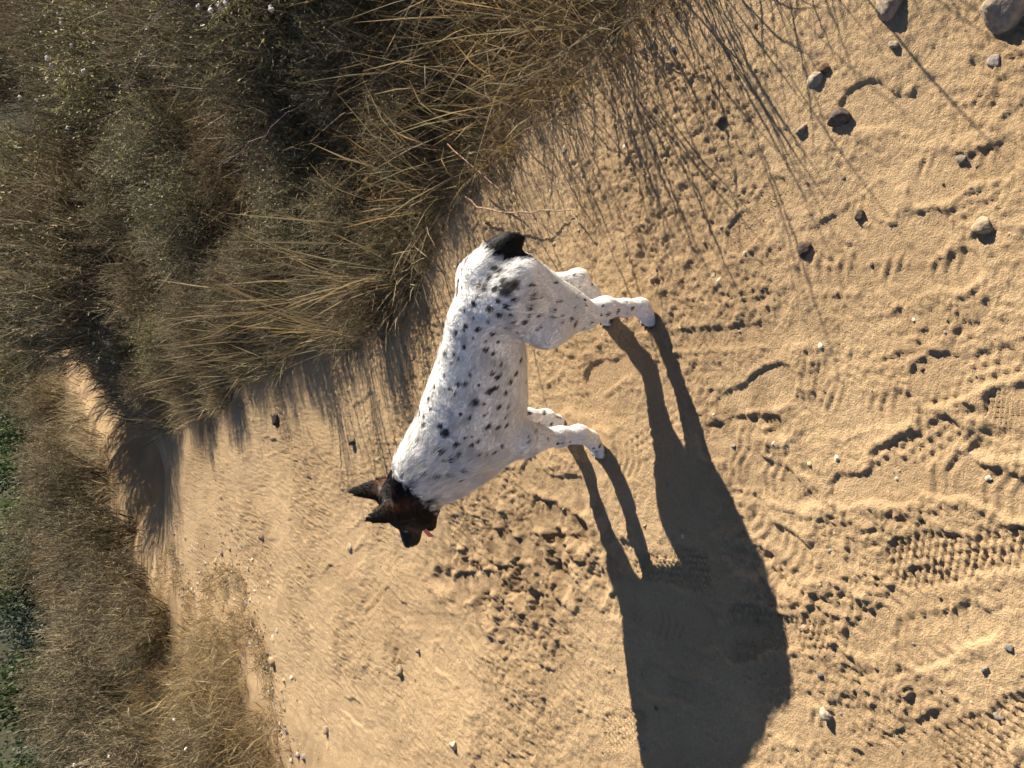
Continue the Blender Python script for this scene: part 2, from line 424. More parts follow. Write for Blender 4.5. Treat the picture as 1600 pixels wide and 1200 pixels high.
# ------------------------------------------------------------------ the dog
def build_dog():
    cap = []    # (a, b, ra, rb, lateral scale, blend)
    def chain(pts, ls=1.0, k=.03):
        for (a, ra), (b, rb) in zip(pts[:-1], pts[1:]): cap.append((a, b, ra, rb, ls, k))
    chain([((-.266, 0, .434), .090), ((-.16, 0, .443), .083), ((-.05, 0, .417), .106), ((.06, 0, .402), .128), ((.14, 0, .402), .126), ((.20, 0, .435), .106), ((.255, 0, .485), .088), ((.325, 0, .522), .066)], .77, .04)
    chain([((.185, 0, .365), .085), ((.25, 0, .43), .075)], .85, .04)
    # head
    chain([((.345, 0, .530), .061), ((.372, 0, .522), .056)], 1.0, .03)
    chain([((.365, .024, .488), .044), ((.385, .018, .485), .038)], 1.0, .02)
    chain([((.365, -.024, .488), .044), ((.385, -.018, .485), .038)], 1.0, .02)
    chain([((.395, 0, .502), .040), ((.470, 0, .483), .0265)], 1.0, .02)
    chain([((.37, 0, .462), .032), ((.437, 0, .433), .0165)], 1.0, .012)
    # legs
    for s, df in ((1, 0), (-1, .04)):
        L = .075 * s
        chain([((.165, .055 * s, .42), .062), ((.122 + df * .2, .074 * s, .285), .042), ((.120 + df * .4, .077 * s, .24), .030), ((.119 + df * .8, L, .16), .0215), ((.114 + df, L, .098), .0205), ((.130 + df, L, .05), .0165), ((.153 + df, L, .026), .0205)], 1.0, .028)
        for q in (-.021, -.0075, .0075, .021):
            chain([((.150 + df, L + q * .8, .022), .0105), ((.181 + df - abs(q) * .45, L + q * 1.1, .0125), .0108)], 1.0, .0035)
    hind = {1: [((-.255, .050, .435), .075), ((-.212, .078, .325), .056), ((-.238, .080, .22), .029), ((-.260, .078, .163), .0215), ((-.263, .077, .10), .0165), ((-.268, .077, .045), .0170), ((-.252, .078, .024), .020)],
            -1: [((-.255, -.050, .435), .075), ((-.200, -.078, .31), .056), ((-.244, -.080, .20), .029), ((-.272, -.078, .143), .0215), ((-.238, -.076, .09), .0165), ((-.200, -.075, .042), .0170), ((-.180, -.075, .024), .020)]}
    for s, pts in hind.items():
        chain(pts, 1.0, .03)
        chain([((-.300, .045 * s, .41), .056), ((-.262, .072 * s, .26), .034)], 1.0, .03)
        f0, l0 = pts[-1][0][0], pts[-1][0][1]
        for q in (-.02, -.007, .007, .02):
            chain([((f0 - .005, l0 + q * .8, .021), .0105), ((f0 + .025 - abs(q) * .45, l0 + q * 1.1, .0125), .0105)], 1.0, .0035)
    # tail
    chain([((-.30, 0, .490), .038), ((-.340, -.004, .462), .033), ((-.362, -.007, .438), .026), ((-.377, -.010, .412), .013)], 1.0, .02)
    h = .0040
    lo = np.array([-.45, -.19, -.02]); hi = np.array([.53, .19, .70])
    n = ((hi - lo) / h).astype(int)
    ax = [lo[i] + h * np.arange(n[i]) for i in range(3)]
    D = np.full(n, 1.0, np.float32)
    for a, b, ra, rb, ls, k in cap:
        a = np.array(a); b = np.array(b); m = max(ra, rb) + .07
        i0 = [max(0, int((min(a[i], b[i]) - m - lo[i]) / h)) for i in range(3)]
        i1 = [min(n[i], int((max(a[i], b[i]) + m - lo[i]) / h) + 2) for i in range(3)]
        sl_ = tuple(slice(i0[i], i1[i]) for i in range(3))
        X = ax[0][sl_[0]][:, None, None]; Y = ax[1][sl_[1]][None, :, None] ; Z = ax[2][sl_[2]][None, None, :]
        d = b - a; d_s = d * np.array([1, 1 / ls, 1]); dd = (d_s ** 2).sum()
        px = X - a[0]; py = (Y - a[1]) / ls; pz = Z - a[2]
        t = np.clip((px * d_s[0] + py * d_s[1] + pz * d_s[2]) / dd, 0, 1)
        q = np.sqrt((px - t * d_s[0]) ** 2 + (py - t * d_s[1]) ** 2 + (pz - t * d_s[2]) ** 2) - (ra + (rb - ra) * t)
        q = q * (ls if ls < 1 else 1)
        c = D[sl_]
        hh = np.clip(.5 + .5 * (c - q) / k, 0, 1)
        D[sl_] = c * (1 - hh) + q * hh - k * hh * (1 - hh)
    # ears: flat pricked triangles, hollow to the front
    for s in (1, -1):
        base = np.array([.338, .040 * s, .560]); tip = np.array([.350, .062 * s, .668])
        A = tip - base; Ln = np.linalg.norm(A); A /= Ln
        nrm = np.array([.88, -.42, -.05]); nrm -= A * nrm.dot(A); nrm /= np.linalg.norm(nrm)
        wd = np.cross(A, nrm)
        e0, e2 = int((.25 - lo[0]) / h), int((.50 - lo[2]) / h); DB = D[e0:, :, e2:]
        X = ax[0][e0:, None, None] - base[0]; Y = ax[1][None, :, None] - base[1]; Z = ax[2][None, None, e2:] - base[2]
        t = (X * A[0] + Y * A[1] + Z * A[2]) / Ln
        u = X * wd[0] + Y * wd[1] + Z * wd[2]; v = X * nrm[0] + Y * nrm[1] + Z * nrm[2]
        tc = np.clip(t, -.2, 1)
        w = .041 * np.clip(1.02 - tc, 0.02, 1) ** .62
        v = v - 6.0 * u * u + .008 * (1 - tc)
        th = .0075 * np.clip(1.2 - tc, .3, 1)
        q = np.sqrt((u * th / w) ** 2 + v ** 2 + (np.maximum(t - 1, 0) * Ln) ** 2 + (np.maximum(-.2 - t, 0) * Ln) ** 2) - th
        k = .012; hh = np.clip(.5 + .5 * (DB - q) / k, 0, 1)
        D[e0:, :, e2:] = DB * (1 - hh) + q * hh - k * hh * (1 - hh)
    # surface nets
    ins = D < 0
    nc = [m - 1 for m in D.shape]
    acc = np.zeros((*nc, 3), np.float32); cnt = np.zeros(nc, np.float32)
    corners = [(i, j, k) for i in (0, 1) for j in (0, 1) for k in (0, 1)]
    def cs(o): return D[o[0]:o[0] + nc[0], o[1]:o[1] + nc[1], o[2]:o[2] + nc[2]]
    for c0 in corners:
        for axn in range(3):
            if c0[axn]: continue
            c1 = list(c0); c1[axn] = 1
            d0 = cs(c0); d1 = cs(c1); x = (d0 < 0) != (d1 < 0)
            t = np.where(x, d0 / np.where(x, d0 - d1, 1), 0)
            for a_ in range(3):
                acc[..., a_] += np.where(x, c0[a_] + (t if a_ == axn else 0), 0)
            cnt += x
    vm = cnt > 0
    vid = np.full(nc, -1, np.int64); vid[vm] = np.arange(vm.sum())
    cell = np.argwhere(vm)
    V = lo + h * (cell + acc[vm] / cnt[vm][:, None])
    faces = []
    for axn in range(3):
        o1, o2 = [(1, 2), (2, 0), (0, 1)][axn]
        A0 = np.take(ins, np.arange(D.shape[axn] - 1), axn); A1 = np.take(ins, np.arange(1, D.shape[axn]), axn)
        e = np.argwhere(A0 != A1)
        e = e[(e[:, o1] > 0) & (e[:, o2] > 0) & (e[:, o1] < nc[o1]) & (e[:, o2] < nc[o2])]
        fl = A0[tuple(e.T)]
        def cid(d1, d2):
            q = e.copy(); q[:, o1] -= d1; q[:, o2] -= d2; return vid[tuple(q.T)]
        f = np.stack([cid(1, 1), cid(0, 1), cid(0, 0), cid(1, 0)], 1)
        f[~fl] = f[~fl][:, ::-1]
        faces.append(f)
    Fc = np.concatenate(faces)
    # light smoothing
    E = np.concatenate([Fc[:, [0, 1]], Fc[:, [1, 2]], Fc[:, [2, 3]], Fc[:, [3, 0]]])
    deg = np.bincount(E[:, 0], minlength=len(V)) + np.bincount(E[:, 1], minlength=len(V))
    for it in range(3):
        S = np.zeros_like(V)
        for a_ in range(3):
            S[:, a_] = np.bincount(E[:, 0], V[E[:, 1], a_], len(V)) + np.bincount(E[:, 1], V[E[:, 0], a_], len(V))
        V = V * .5 + .5 * S / deg[:, None]
    return V, Fc

dog = bpy.data.objects.new('dog', None); COL.objects.link(dog)
DOG_M = Matrix(((DOG_F[0], DOG_L[0], 0, DOG_C[0]), (DOG_F[1], DOG_L[1], 0, DOG_C[1]), (0, 0, 1, 0.0), (0, 0, 0, 1)))
dog.matrix_world = DOG_M
tag(dog, 'white dog with black speckles, dark head and short black tail standing on the trail', 'dog')
DV, DF = build_dog()

# vertex normals
fn = np.cross(DV[DF[:, 2]] - DV[DF[:, 0]], DV[DF[:, 3]] - DV[DF[:, 1]])
VN = np.zeros_like(DV)
for c in range(4):
    for a in range(3): VN[:, a] += np.bincount(DF[:, c], fn[:, a], len(DV))
VN = norm(VN)
if (VN * (DV - DV.mean(0))).sum() < 0:
    DF = DF[:, ::-1]; VN = -VN; fn = -fn

# coat colour
def pn3(P, s, seed): return perlin(P[:, 0] * s + P[:, 2] * s * .61, P[:, 1] * s - P[:, 2] * s * .79, seed)
f_, l_, z_ = DV.T
coat = np.tile(np.array([.87, .85, .82]), (len(DV), 1))
inv = DOG_M.inverted()
o_l = inv @ Vector((0, 0, CAM_H))
bvh = BVHTree.FromPolygons([tuple(v) for v in DV], [tuple(int(i) for i in f) for f in DF])
SPOTS = [(690, 262, 9), (725, 300, 12), (770, 300, 26), (800, 285, 14), (705, 385, 15), (770, 372, 11), (740, 350, 10), (745, 410, 12), (790, 410, 9), (805, 345, 10),
         (872, 290, 12), (873, 375, 11), (870, 405, 8), (910, 408, 7), (878, 335, 8), (850, 440, 11), (963, 388, 7), (963, 412, 8), (1045, 425, 9), (1005, 410, 5), (1010, 440, 6), (1060, 380, 5),
         (1060, 452, 7), (1100, 460, 6), (1130, 440, 6), (640, 362, 11), (605, 455, 9), (565, 480, 9), (655, 470, 9), (600, 390, 7), (590, 295, 7), (570, 350, 6), (530, 430, 6), (518, 575, 8), (575, 590, 7), (545, 610, 6),
         (600, 540, 8), (515, 660, 6), (570, 700, 8), (540, 720, 8), (600, 700, 8), (560, 740, 7), (585, 820, 8), (640, 775, 13), (690, 555, 9), (720, 570, 8), (735, 670, 10), (715, 655, 8), (705, 725, 12), (730, 715, 8), (790, 690, 9), (815, 655, 8), (770, 737, 9),
         (745, 795, 9), (785, 795, 7), (770, 840, 6), (680, 780, 6), (660, 700, 5), (625, 660, 6), (640, 630, 5), (750, 620, 6), (620, 840, 7), (630, 950, 9), (600, 920, 7), (565, 950, 12), (535, 1010, 9), (490, 985, 12), (520, 900, 16), (500, 870, 10), (400, 940, 9),
         (570, 1000, 8), (655, 995, 7), (690, 1000, 6), (720, 985, 6), (765, 995, 5), (700, 875, 10), (740, 880, 9), (775, 870, 8), (660, 935, 7), (760, 955, 6), (450, 760, 9), (430, 830, 8), (460, 800, 7), (425, 870, 9), (475, 705, 6), (480, 1090, 9), (420, 1080, 7), (520, 1080, 6), (580, 1060, 6),
         (870, 935, 6), (900, 900, 5), (990, 940, 5), (1010, 938, 5), (1040, 935, 5), (950, 920, 5), (1140, 960, 5), (1150, 975, 5), (1165, 950, 6), (1200, 400, 8), (1240, 390, 9), (1300, 378, 7), (1385, 380, 7), (1170, 405, 5),
         (835, 600, 8), (820, 655, 6), (855, 690, 5), (735, 230, 10), (712, 218, 12), (655, 290, 10), (680, 300, 12), (755, 265, 9), (650, 330, 6), (700, 440, 7), (715, 488, 8), (640, 505, 6), (690, 520, 5), (740, 520, 5), (770, 460, 5), (800, 440, 7), (820, 480, 5), (900, 470, 4)]
rs = np.random.default_rng(11)
spot_d = np.full(len(DV), 9.0)
brown = np.zeros(len(DV))
def add_spot(c, r, br=0.0, ang=None):
    """elongated along the lie of the hair"""
    global spot_d
    sel = np.nonzero(np.abs(DV - c).max(1) < r * 2.6)[0]
    q = DV[sel] - c
    ax = np.array([-.85, 0, -.5]) if ang is None else ang
    al = q @ ax; pe = np.sqrt(np.maximum((q * q).sum(1) - al * al, 0))
    d = np.sqrt((al / (r * 1.15)) ** 2 + (pe / (r * .95)) ** 2) + .35 * pn3(DV[sel], 90, 60)
    spot_d[sel] = np.minimum(spot_d[sel], d)
    brown[sel] = np.where(d < 1.3, br, brown[sel])
for sx, sy, r in SPOTS:
    px = 500 + sx / 2.6667; py = 340 + sy / 2.6667
    dl = (inv.to_3x3() @ ray(px, py))
    hit = bvh.ray_cast(o_l, dl)
    if hit[0] is None: continue
    rr = r / 2.6667 / FPX * (hit[0] - o_l).length * 1.0
    add_spot(np.array(hit[0]), rr * 1.32, .6 if rs.random() < .3 else 0)
for i in range(900):                                    # fine ticking and the side turned away
    v = rs.integers(len(DV)); p = DV[v]
    if p[0] > .30: continue
    far_side = p[1] < -.02
    if not far_side and rs.random() < .80: continue
    add_spot(p, rs.uniform(.0022, .0050) if not far_side else rs.uniform(.003, .010), .5 if rs.random() < .3 else 0)
sm = (1 - smooth(.62, 1.22, spot_d)) * 1.0
dark = np.array([.022, .021, .024]); br = np.array([.10, .055, .032])
sc = dark * (1 - brown[:, None]) + br * brown[:, None]
# grey roan mottling on shoulder and loin
roan = np.clip(smooth(.05, .5, pn3(DV, 26, 61) + .45 * pn3(DV, 75, 62)) * smooth(.30, .46, z_) * .26 + .08 * smooth(.28, .6, pn3(DV, 60, 66) + .3 * pn3(DV, 130, 67)), 0, .6)
coat = coat * (1 - roan[:, None]) + np.array([.21, .22, .26]) * roan[:, None]
under = smooth(.30, .23, z_) * .12
coat = coat * (1 - under[:, None]) + np.array([.62, .46, .36]) * under[:, None]
coat = coat * (1 - sm[:, None] * .95) + sc * sm[:, None] * .95
hd = (f_ - .305) * .80 + (z_ - .517) * .60 + .012 * pn3(DV, 45, 63) + .010 * pn3(DV, 120, 74) + np.abs(l_) * .10
hm = smooth(-.010, .012, hd)[:, None]
headc = np.tile(np.array([.0060, .0052, .0052]), (len(DV), 1))
tan = np.array([.17, .058, .015])
ear_b = np.exp(-((f_ - .318) / .016) ** 2 - ((z_ - .575) / .024) ** 2 - ((np.abs(l_) - .058) / .016) ** 2)
ear_b2 = .6 * np.exp(-((f_ - .335) / .012) ** 2 - ((z_ - .60) / .03) ** 2 - ((np.abs(l_) - .032) / .012) ** 2) * .7
chk = np.exp(-((f_ - .375) / .022) ** 2 - ((z_ - .455) / .016) ** 2) * .6
nape = np.exp(-((f_ - .300) / .02) ** 2 - ((z_ - .575) / .03) ** 2) * .02
tm = np.clip((ear_b + ear_b2 + chk + nape) * (1 + .5 * pn3(DV, 80, 64)) * .6, 0, 1)[:, None]
headc = headc * (1 - tm) + tan * tm
coat = coat * (1 - hm) + headc * hm
tl = smooth(-.334, -.348, f_ + (z_ - .47) * .25 + .006 * pn3(DV, 70, 65)) * smooth(.36, .40, z_ - (f_ + .345) * .35)
tl = tl * (np.abs(l_) < .045)
tailm = tl * smooth(.395, .405, z_ + .5 * np.abs(f_ + .40) * 0)
coat = coat * (1 - tl[:, None]) + np.array([.006, .006, .007]) * tl[:, None]
claw = smooth(.06, .006, z_) * .40 * (.7 + .6 * pn3(DV, 50, 69))
claw = np.clip(claw, 0, .6)
coat = coat * (1 - claw[:, None]) + np.array([.30, .21, .13]) * claw[:, None]

def fur_mat(name, strand):
    m, nt, N, L = new_mat(name)
    at = N('ShaderNodeAttribute'); at.attribute_name = 'tint'
    p = N('ShaderNodeBsdfPrincipled'); p.inputs['Roughness'].default_value = .62
    p.inputs['Specular IOR Level'].default_value = .22
    L(at.outputs['Color'], p.inputs['Base Color'])
    t = N('ShaderNodeBsdfTranslucent'); L(at.outputs['Color'], t.inputs[0])
    mx = N('ShaderNodeMixShader'); mx.inputs[0].default_value = .35 if strand else .0
    L(p.outputs[0], mx.inputs[1]); L(t.outputs[0], mx.inputs[2])
    o = N('ShaderNodeOutputMaterial'); L(mx.outputs[0], o.inputs[0])
    return m
MAT_COAT = fur_mat('coat', False); MAT_FUR = fur_mat('fur_strands', True)
link('body', mesh_np('body', DV, DF, MAT_COAT, coat, True), dog)

# hair
tri_a = .5 * np.linalg.norm(fn, axis=1); pr = tri_a / tri_a.sum()
NH = 90000
fi = rs.choice(len(DF), NH, p=pr)
w4 = rs.dirichlet(np.ones(4), NH)
HP = (DV[DF[fi]] * w4[..., None]).sum(1); HN = norm((VN[DF[fi]] * w4[..., None]).sum(1))
HC = coat[DF[fi][:, 0]]
f, l, z = HP.T
headm = ((f - .305) * .8 + (z - .517) * .6) > 0
legm = (z < .26); tailm = (f < -.335) & (z > .37) & (np.abs(l) < .05)
flow = np.tile(np.array([-.9, 0, -.30]), (NH, 1))
flow[f > .12] = (-.75, 0, -.55)
flow[legm] = (-.12, 0, -1)
flow[(f < -.24) & (z > .26)] = (-.45, 0, -.9)
flow[headm] = (-.95, 0, .05)
flow[headm & (z > .59)] = (0, 0, 1)
flow[tailm] = (-.62, 0, -.78)
flow = flow + rs.normal(0, .16, (NH, 3)); sw = .35 * np.stack([pn3(HP, 22, 70), pn3(HP, 22, 71), pn3(HP, 22, 72)], 1)
flow = flow + sw
T = norm(flow - HN * (flow * HN).sum(1, keepdims=True))
ln = np.full(NH, .013)
ln[(f > .14) & ~headm] = .027
ln[(f < -.25) & (z > .25)] = .015
ln[legm] = .009; ln[z < .06] = .005
ln[headm] = .010; ln[headm & (z > .59)] = .006; ln[headm & (f > .40)] = .005
ln[tailm] = .015
ln *= rs.uniform(.6, 1.15, NH) * (1 + .5 * pn3(HP, 18, 73))
lift = rs.uniform(.12, .45, NH)[:, None]
P0 = HP - HN * .001; P1 = HP + (T * .55 + HN * lift * .8) * ln[:, None] * .6; P2 = HP + (T + HN * lift * .75) * ln[:, None]
P = np.stack([P0, P1, P2], 1)
side = norm(np.cross(T, HN))
W = np.stack([np.full(NH, .0009), np.full(NH, .0008), np.full(NH, .00012)], 1) * rs.uniform(.8, 1.3, NH)[:, None]
hv, hf, hc = ribbons(P, side, W, HC * rs.uniform(.86, 1.06, NH)[:, None])
fur = link('fur', mesh_np('fur', hv, hf, MAT_FUR, np.clip(hc, 0, .9), True), dog)
tag(fur, kind='stuff')

def blob(name, mat, col, c, r, parent, noise=0, seg=14, seed=0, flat=1.0):
    import bmesh
    bm = bmesh.new(); bmesh.ops.create_uvsphere(bm, u_segments=seg, v_segments=max(6, seg * 2 // 3), radius=1)
    v = np.array([q.co for q in bm.verts]); fcs = [[q.index for q in p.verts] for p in bm.faces]; bm.free()
    if noise: v = v * (1 + noise * np.stack([pn3(v, 1.7, seed)] * 3, 1) + noise * .5 * np.stack([pn3(v, 4, seed + 1)] * 3, 1))
    v = v * np.array(r) + np.array(c)
    me = bpy.data.meshes.new(name); me.from_pydata([tuple(q) for q in v], [], fcs)
    a = me.attributes.new('tint', 'FLOAT_COLOR', 'POINT')
    for i in range(len(v)): a.data[i].color = (*col, 1)
    for p in me.polygons: p.use_smooth = True
    me.materials.append(mat)
    return link(name, me, parent)
MAT_WET = plain_mat('wet_nose', .3, .0008, 500, .5)
MAT_TONGUE = plain_mat('tongue', .35, .0006, 600, .5)
blob('nose', MAT_WET, (.006, .006, .007), (.492, 0, .489), (.011, .0155, .011), dog)
for s in (1, -1):
    blob('eye', MAT_WET, (.02, .008, .004), (.414, .033 * s, .527), (.009, .007, .009), dog)
for k, (pf, pl) in PAWS_LOCAL.items():
    for q in (-.021, -.0075, .0075, .021):
        tip = pf + (.034 if k[0] == 'f' else .030) - abs(q) * .45
        blob('claw', MAT_WET, (.05, .04, .035), (tip, pl + q * 1.12, .0095), (.0075, .0026, .0042), dog, seg=8)
# tongue: a curved strip with thickness hanging over the lower jaw
tv = []; tf = []
NT = 9
for i in range(NT):
    t = i / (NT - 1)
    c = np.array([.412 + .052 * t, .012 * t, .460 + .006 * math.sin(t * 2.2) - .034 * t * t])
    w = .0155 * (1 - .35 * t) * (1 if t < .9 else .6)
    for q, dz in ((-1, 0), (-.5, -.0025), (0, -.0035), (.5, -.0025), (1, 0)): tv.append(c + np.array([0, q * w, dz + .0055]))
    for q, dz in ((1, 0), (.5, -.003), (0, -.004), (-.5, -.003), (-1, 0)): tv.append(c + np.array([0, q * w, dz - .0045]))
for i in range(NT - 1):
    for j in range(10):
        a = i * 10 + j; b = i * 10 + (j + 1) % 10; tf.append((a, b, b + 10, a + 10))
tv = np.array(tv)
tf.append((0, 1, 8, 9)); tf.append((1, 2, 7, 8)); tf.append((2, 3, 6, 7)); tf.append((3, 4, 5, 6))
e = (NT - 1) * 10
for q in ((0, 9, 8, 1), (1, 8, 7, 2), (2, 7, 6, 3), (3, 6, 5, 4)): tf.append(tuple(e + k for k in q))
link('tongue', mesh_np('tongue', tv, np.array(tf), MAT_TONGUE, np.tile(np.array([.50, .15, .17]), (len(tv), 1)), True), dog)

# ------------------------------------------------------------------ stones
STONES = [  # image x, y, radius px, colour, label
    (1276, 124, 17, (.42, .35, .27), 'pale pointed stone with a chipped top, beside the streaky grass shadows'),
    (1290, 108, 11, (.22, .14, .09), 'reddish brown stone leaning on the pale pointed stone'),
    (1312, 182, 20, (.16, .13, .11), 'large dark grey rounded stone, nearest below the pale pointed one'),
    (1252, 205, 12, (.30, .24, .18), 'small round brown stone left of the large dark grey stone'),
    (1258, 388, 14, (.11, .085, .07), 'dark brown stone lying in the long stalk shadow'),
    (1536, 354, 16, (.40, .31, .21), 'round tan stone with a dark shadow, alone near the right border of the photo'),
    (1343, 338, 12, (.18, .14, .10), 'flat dark clod of earth between the dark stone and the tan stone'),
    (1504, 250, 10, (.26, .22, .17), 'thin flat grey stone half sunk in the sand'),
    (1575, 22, 38, (.42, .34, .25), 'biggest pale rock in the top right corner of the photo'),
    (1395, 2, 26, (.38, .31, .23), 'pale rock cut by the top border of the photo'),
    (1554, 97, 11, (.36, .30, .27), 'small pinkish stone near the biggest pale rock'),
    (1396, 70, 9, (.38, .31, .22), 'small tan chip of stone below the pale rock at the top border'),
    (1127, 190, 10, (.13, .10, .08), 'narrow dark shard among the streaky shadows by the grass'),
    (1022, 437, 8, (.30, .21, .14), 'small reddish chip behind the dog\'s hind paw'),
    (432, 655, 14, (.11, .09, .07), 'dark angular rock on the trail ahead of the dog\'s back'),
    (552, 690, 9, (.12, .10, .08), 'small dark rock between the dog\'s ears and the brush'),
    (548, 856, 9, (.48, .38, .25), 'pale round pebble beyond the dog\'s nose'),
    (626, 1050, 11, (.36, .29, .20), 'round tan stone on the open sand left of the dog\'s shadow'),
    (655, 1018, 6, (.34, .27, .19), 'little tan pebble close to the round tan stone on the open sand'),
    (710, 1165, 10, (.55, .45, .33), 'whitish pebble near the bottom border of the photo'),
    (427, 1034, 10, (.45, .32, .20), 'orange tan stone at the foot of the golden grass'),
    (512, 1140, 10, (.42, .32, .22), 'long tan stone by the stony left verge'),
    (1292, 1117, 12, (.52, .43, .32), 'pale angular stone beside the dog\'s body shadow'),
    (1540, 1046, 8, (.30, .25, .19), 'grey wedge shaped stone lower right of the patterned boot prints'),
    (1562, 1120, 8, (.24, .21, .18), 'dull grey pebble in the lower right corner of the photo'),
    (1438, 811, 7, (.10, .085, .07), 'tiny dark clod above the triangle patterned boot print'),
    (1282, 1055, 6, (.20, .17, .14), 'tiny dark chip at the edge of the dog\'s body shadow'),
    (410, 840, 8, (.24, .18, .13), 'brown stone on the far sand beyond the dog\'s head'),
    (1577, 1012, 6, (.24, .22, .20), 'tiny slate grey pebble at the right border of the photo'),
    (1004, 1166, 6, (.30, .28, .26), 'tiny grey pebble in the edge of the dog\'s shadow at the bottom border'),
]
def stone_mesh(seed, lumps=.28):
    import bmesh
    bm = bmesh.new(); bmesh.ops.create_icosphere(bm, subdivisions=3, radius=1)
    v = np.array([q.co for q in bm.verts]); fcs = np.array([[q.index for q in p.verts] for p in bm.faces]); bm.free()
    r_ = np.random.default_rng(seed)
    for k in range(15):                                  # facets
        nrm = norm(r_.normal(size=3)); cut = r_.uniform(.5, .85)
        dd = v @ nrm; v = v - np.maximum(dd - cut, 0)[:, None] * nrm * .85
    v = v * (1 + lumps * .35 * pn3(v, 1.6, seed)[:, None] + .04 * pn3(v, 6, seed + 3)[:, None])
    return v, fcs
for i, (px, py, r, c, lab) in enumerate(STONES):
    g = gpt(px, py)
    for _ in range(3):
        zz = float(gz_at(g[0], g[1])[0]); d = ray(px, py); k = (zz - CAM_H) / d.z; g = np.array([d.x * k, d.y * k])
    dist = math.sqrt(g[0] ** 2 + g[1] ** 2 + CAM_H ** 2)
    R = r / FPX * dist
    v, fcs = stone_mesh(100 + i)
    r_ = np.random.default_rng(i)
    sc_ = np.array([1, r_.uniform(.7, .95), r_.uniform(.6, .85)]) * R
    a = r_.uniform(0, 6.28); v = v * sc_
    v = np.stack([v[:, 0] * math.cos(a) - v[:, 1] * math.sin(a), v[:, 0] * math.sin(a) + v[:, 1] * math.cos(a), v[:, 2]], 1)
    cc = np.array(c) * .62 * (1 + .3 * pn3(v / R, 2.5, 80 + i)[:, None])
    o = link('stone', mesh_np('stone', v, fcs, MAT_STONE, cc, True))
    o.location = (g[0], g[1], zz + sc_[2] * .12)
    tag(o, lab, 'stone', 'loose stones on the trail')

# gravel and crumbs of earth
def scatter_pebbles(name, n, sampler, rmin, rmax, label, dark=0.0):
    r_ = np.random.default_rng(hash2(np.array(n), np.array(3), 1).item() % 100000)
    xy = sampler(r_, n); n = len(xy)
    oct_v = np.array([[1, 0, 0], [-.5, .87, 0], [-.5, -.87, 0], [.5, .87, .05], [.45, -.87, 0], [-1, 0, 0], [.1, .1, .8], [0, 0, -.6]], float)
    ring = [0, 3, 1, 5, 2, 4]
    fcs = np.array([(ring[i], ring[(i + 1) % 6], 6) for i in range(6)])
    R = rmin * (rmax / rmin) ** (r_.random(n) ** 2.2)
    J = 1 + r_.normal(0, .22, (n, 8, 3))
    a = r_.uniform(0, 6.28, n)
    V = oct_v[None] * J * R[:, None, None]
    Vx = V[..., 0] * np.cos(a)[:, None] - V[..., 1] * np.sin(a)[:, None]; Vy = V[..., 0] * np.sin(a)[:, None] + V[..., 1] * np.cos(a)[:, None]
    zz = gz_at(xy[:, 0], xy[:, 1])
    V = np.stack([Vx + xy[:, 0, None], Vy + xy[:, 1, None], V[..., 2] + zz[:, None]], -1)
    pal = np.array([[.42, .31, .19], [.30, .21, .13], [.50, .42, .31], [.16, .12, .09], [.26, .22, .19]])
    C = pal[r_.integers(0, 5, n)] * r_.uniform(.7, 1.15, (n, 1))
    F = (fcs[None] + (np.arange(n) * 8)[:, None, None]).reshape(-1, 3)
    o = link(name, mesh_np(name, V.reshape(-1, 3), F, MAT_STONE, np.repeat(C, 8, 0)))
    tag(o, label, 'gravel', kind='stuff')
def samp_trail(r_, n):
    y = .55 + 8 * r_.random(n * 3) ** 1.7; x = r_.uniform(-3.2, 1.2, n * 3)
    m = (x < right_edge(y) + .1) & (x > left_edge(y) - .15)
    rm = smooth(-.2, .45, perlin(x * 1.6, y * 1.6, 22) + .3 * perlin(x * 5, y * 5, 23)) + .15
    m &= r_.random(n * 3) < rm
    m &= ~((np.hypot(x, y - 1.765) < .32))
    return np.stack([x[m], y[m]], 1)[:n]
def samp_verge(r_, n):
    y = 3.2 + 5 * r_.random(n); x = left_edge(y) + np.abs(r_.normal(0, .28, n)) - .1
    return np.stack([x, y], 1)
def samp_right(r_, n):
    y = .9 + 6 * r_.random(n) ** 1.4; x = right_edge(y) - np.abs(r_.normal(0, .22, n)) + .25
    return np.stack([x, y], 1)
scatter_pebbles('gravel', 1700, samp_trail, .0018, .0075, 'scattered crumbs of earth and grit on the sandy trail')
scatter_pebbles('gravel', 900, samp_verge, .004, .022, 'small stones and clods along the left verge of the trail')
scatter_pebbles('gravel', 900, samp_right, .002, .010, 'bits of grit and litter along the right edge of the trail')

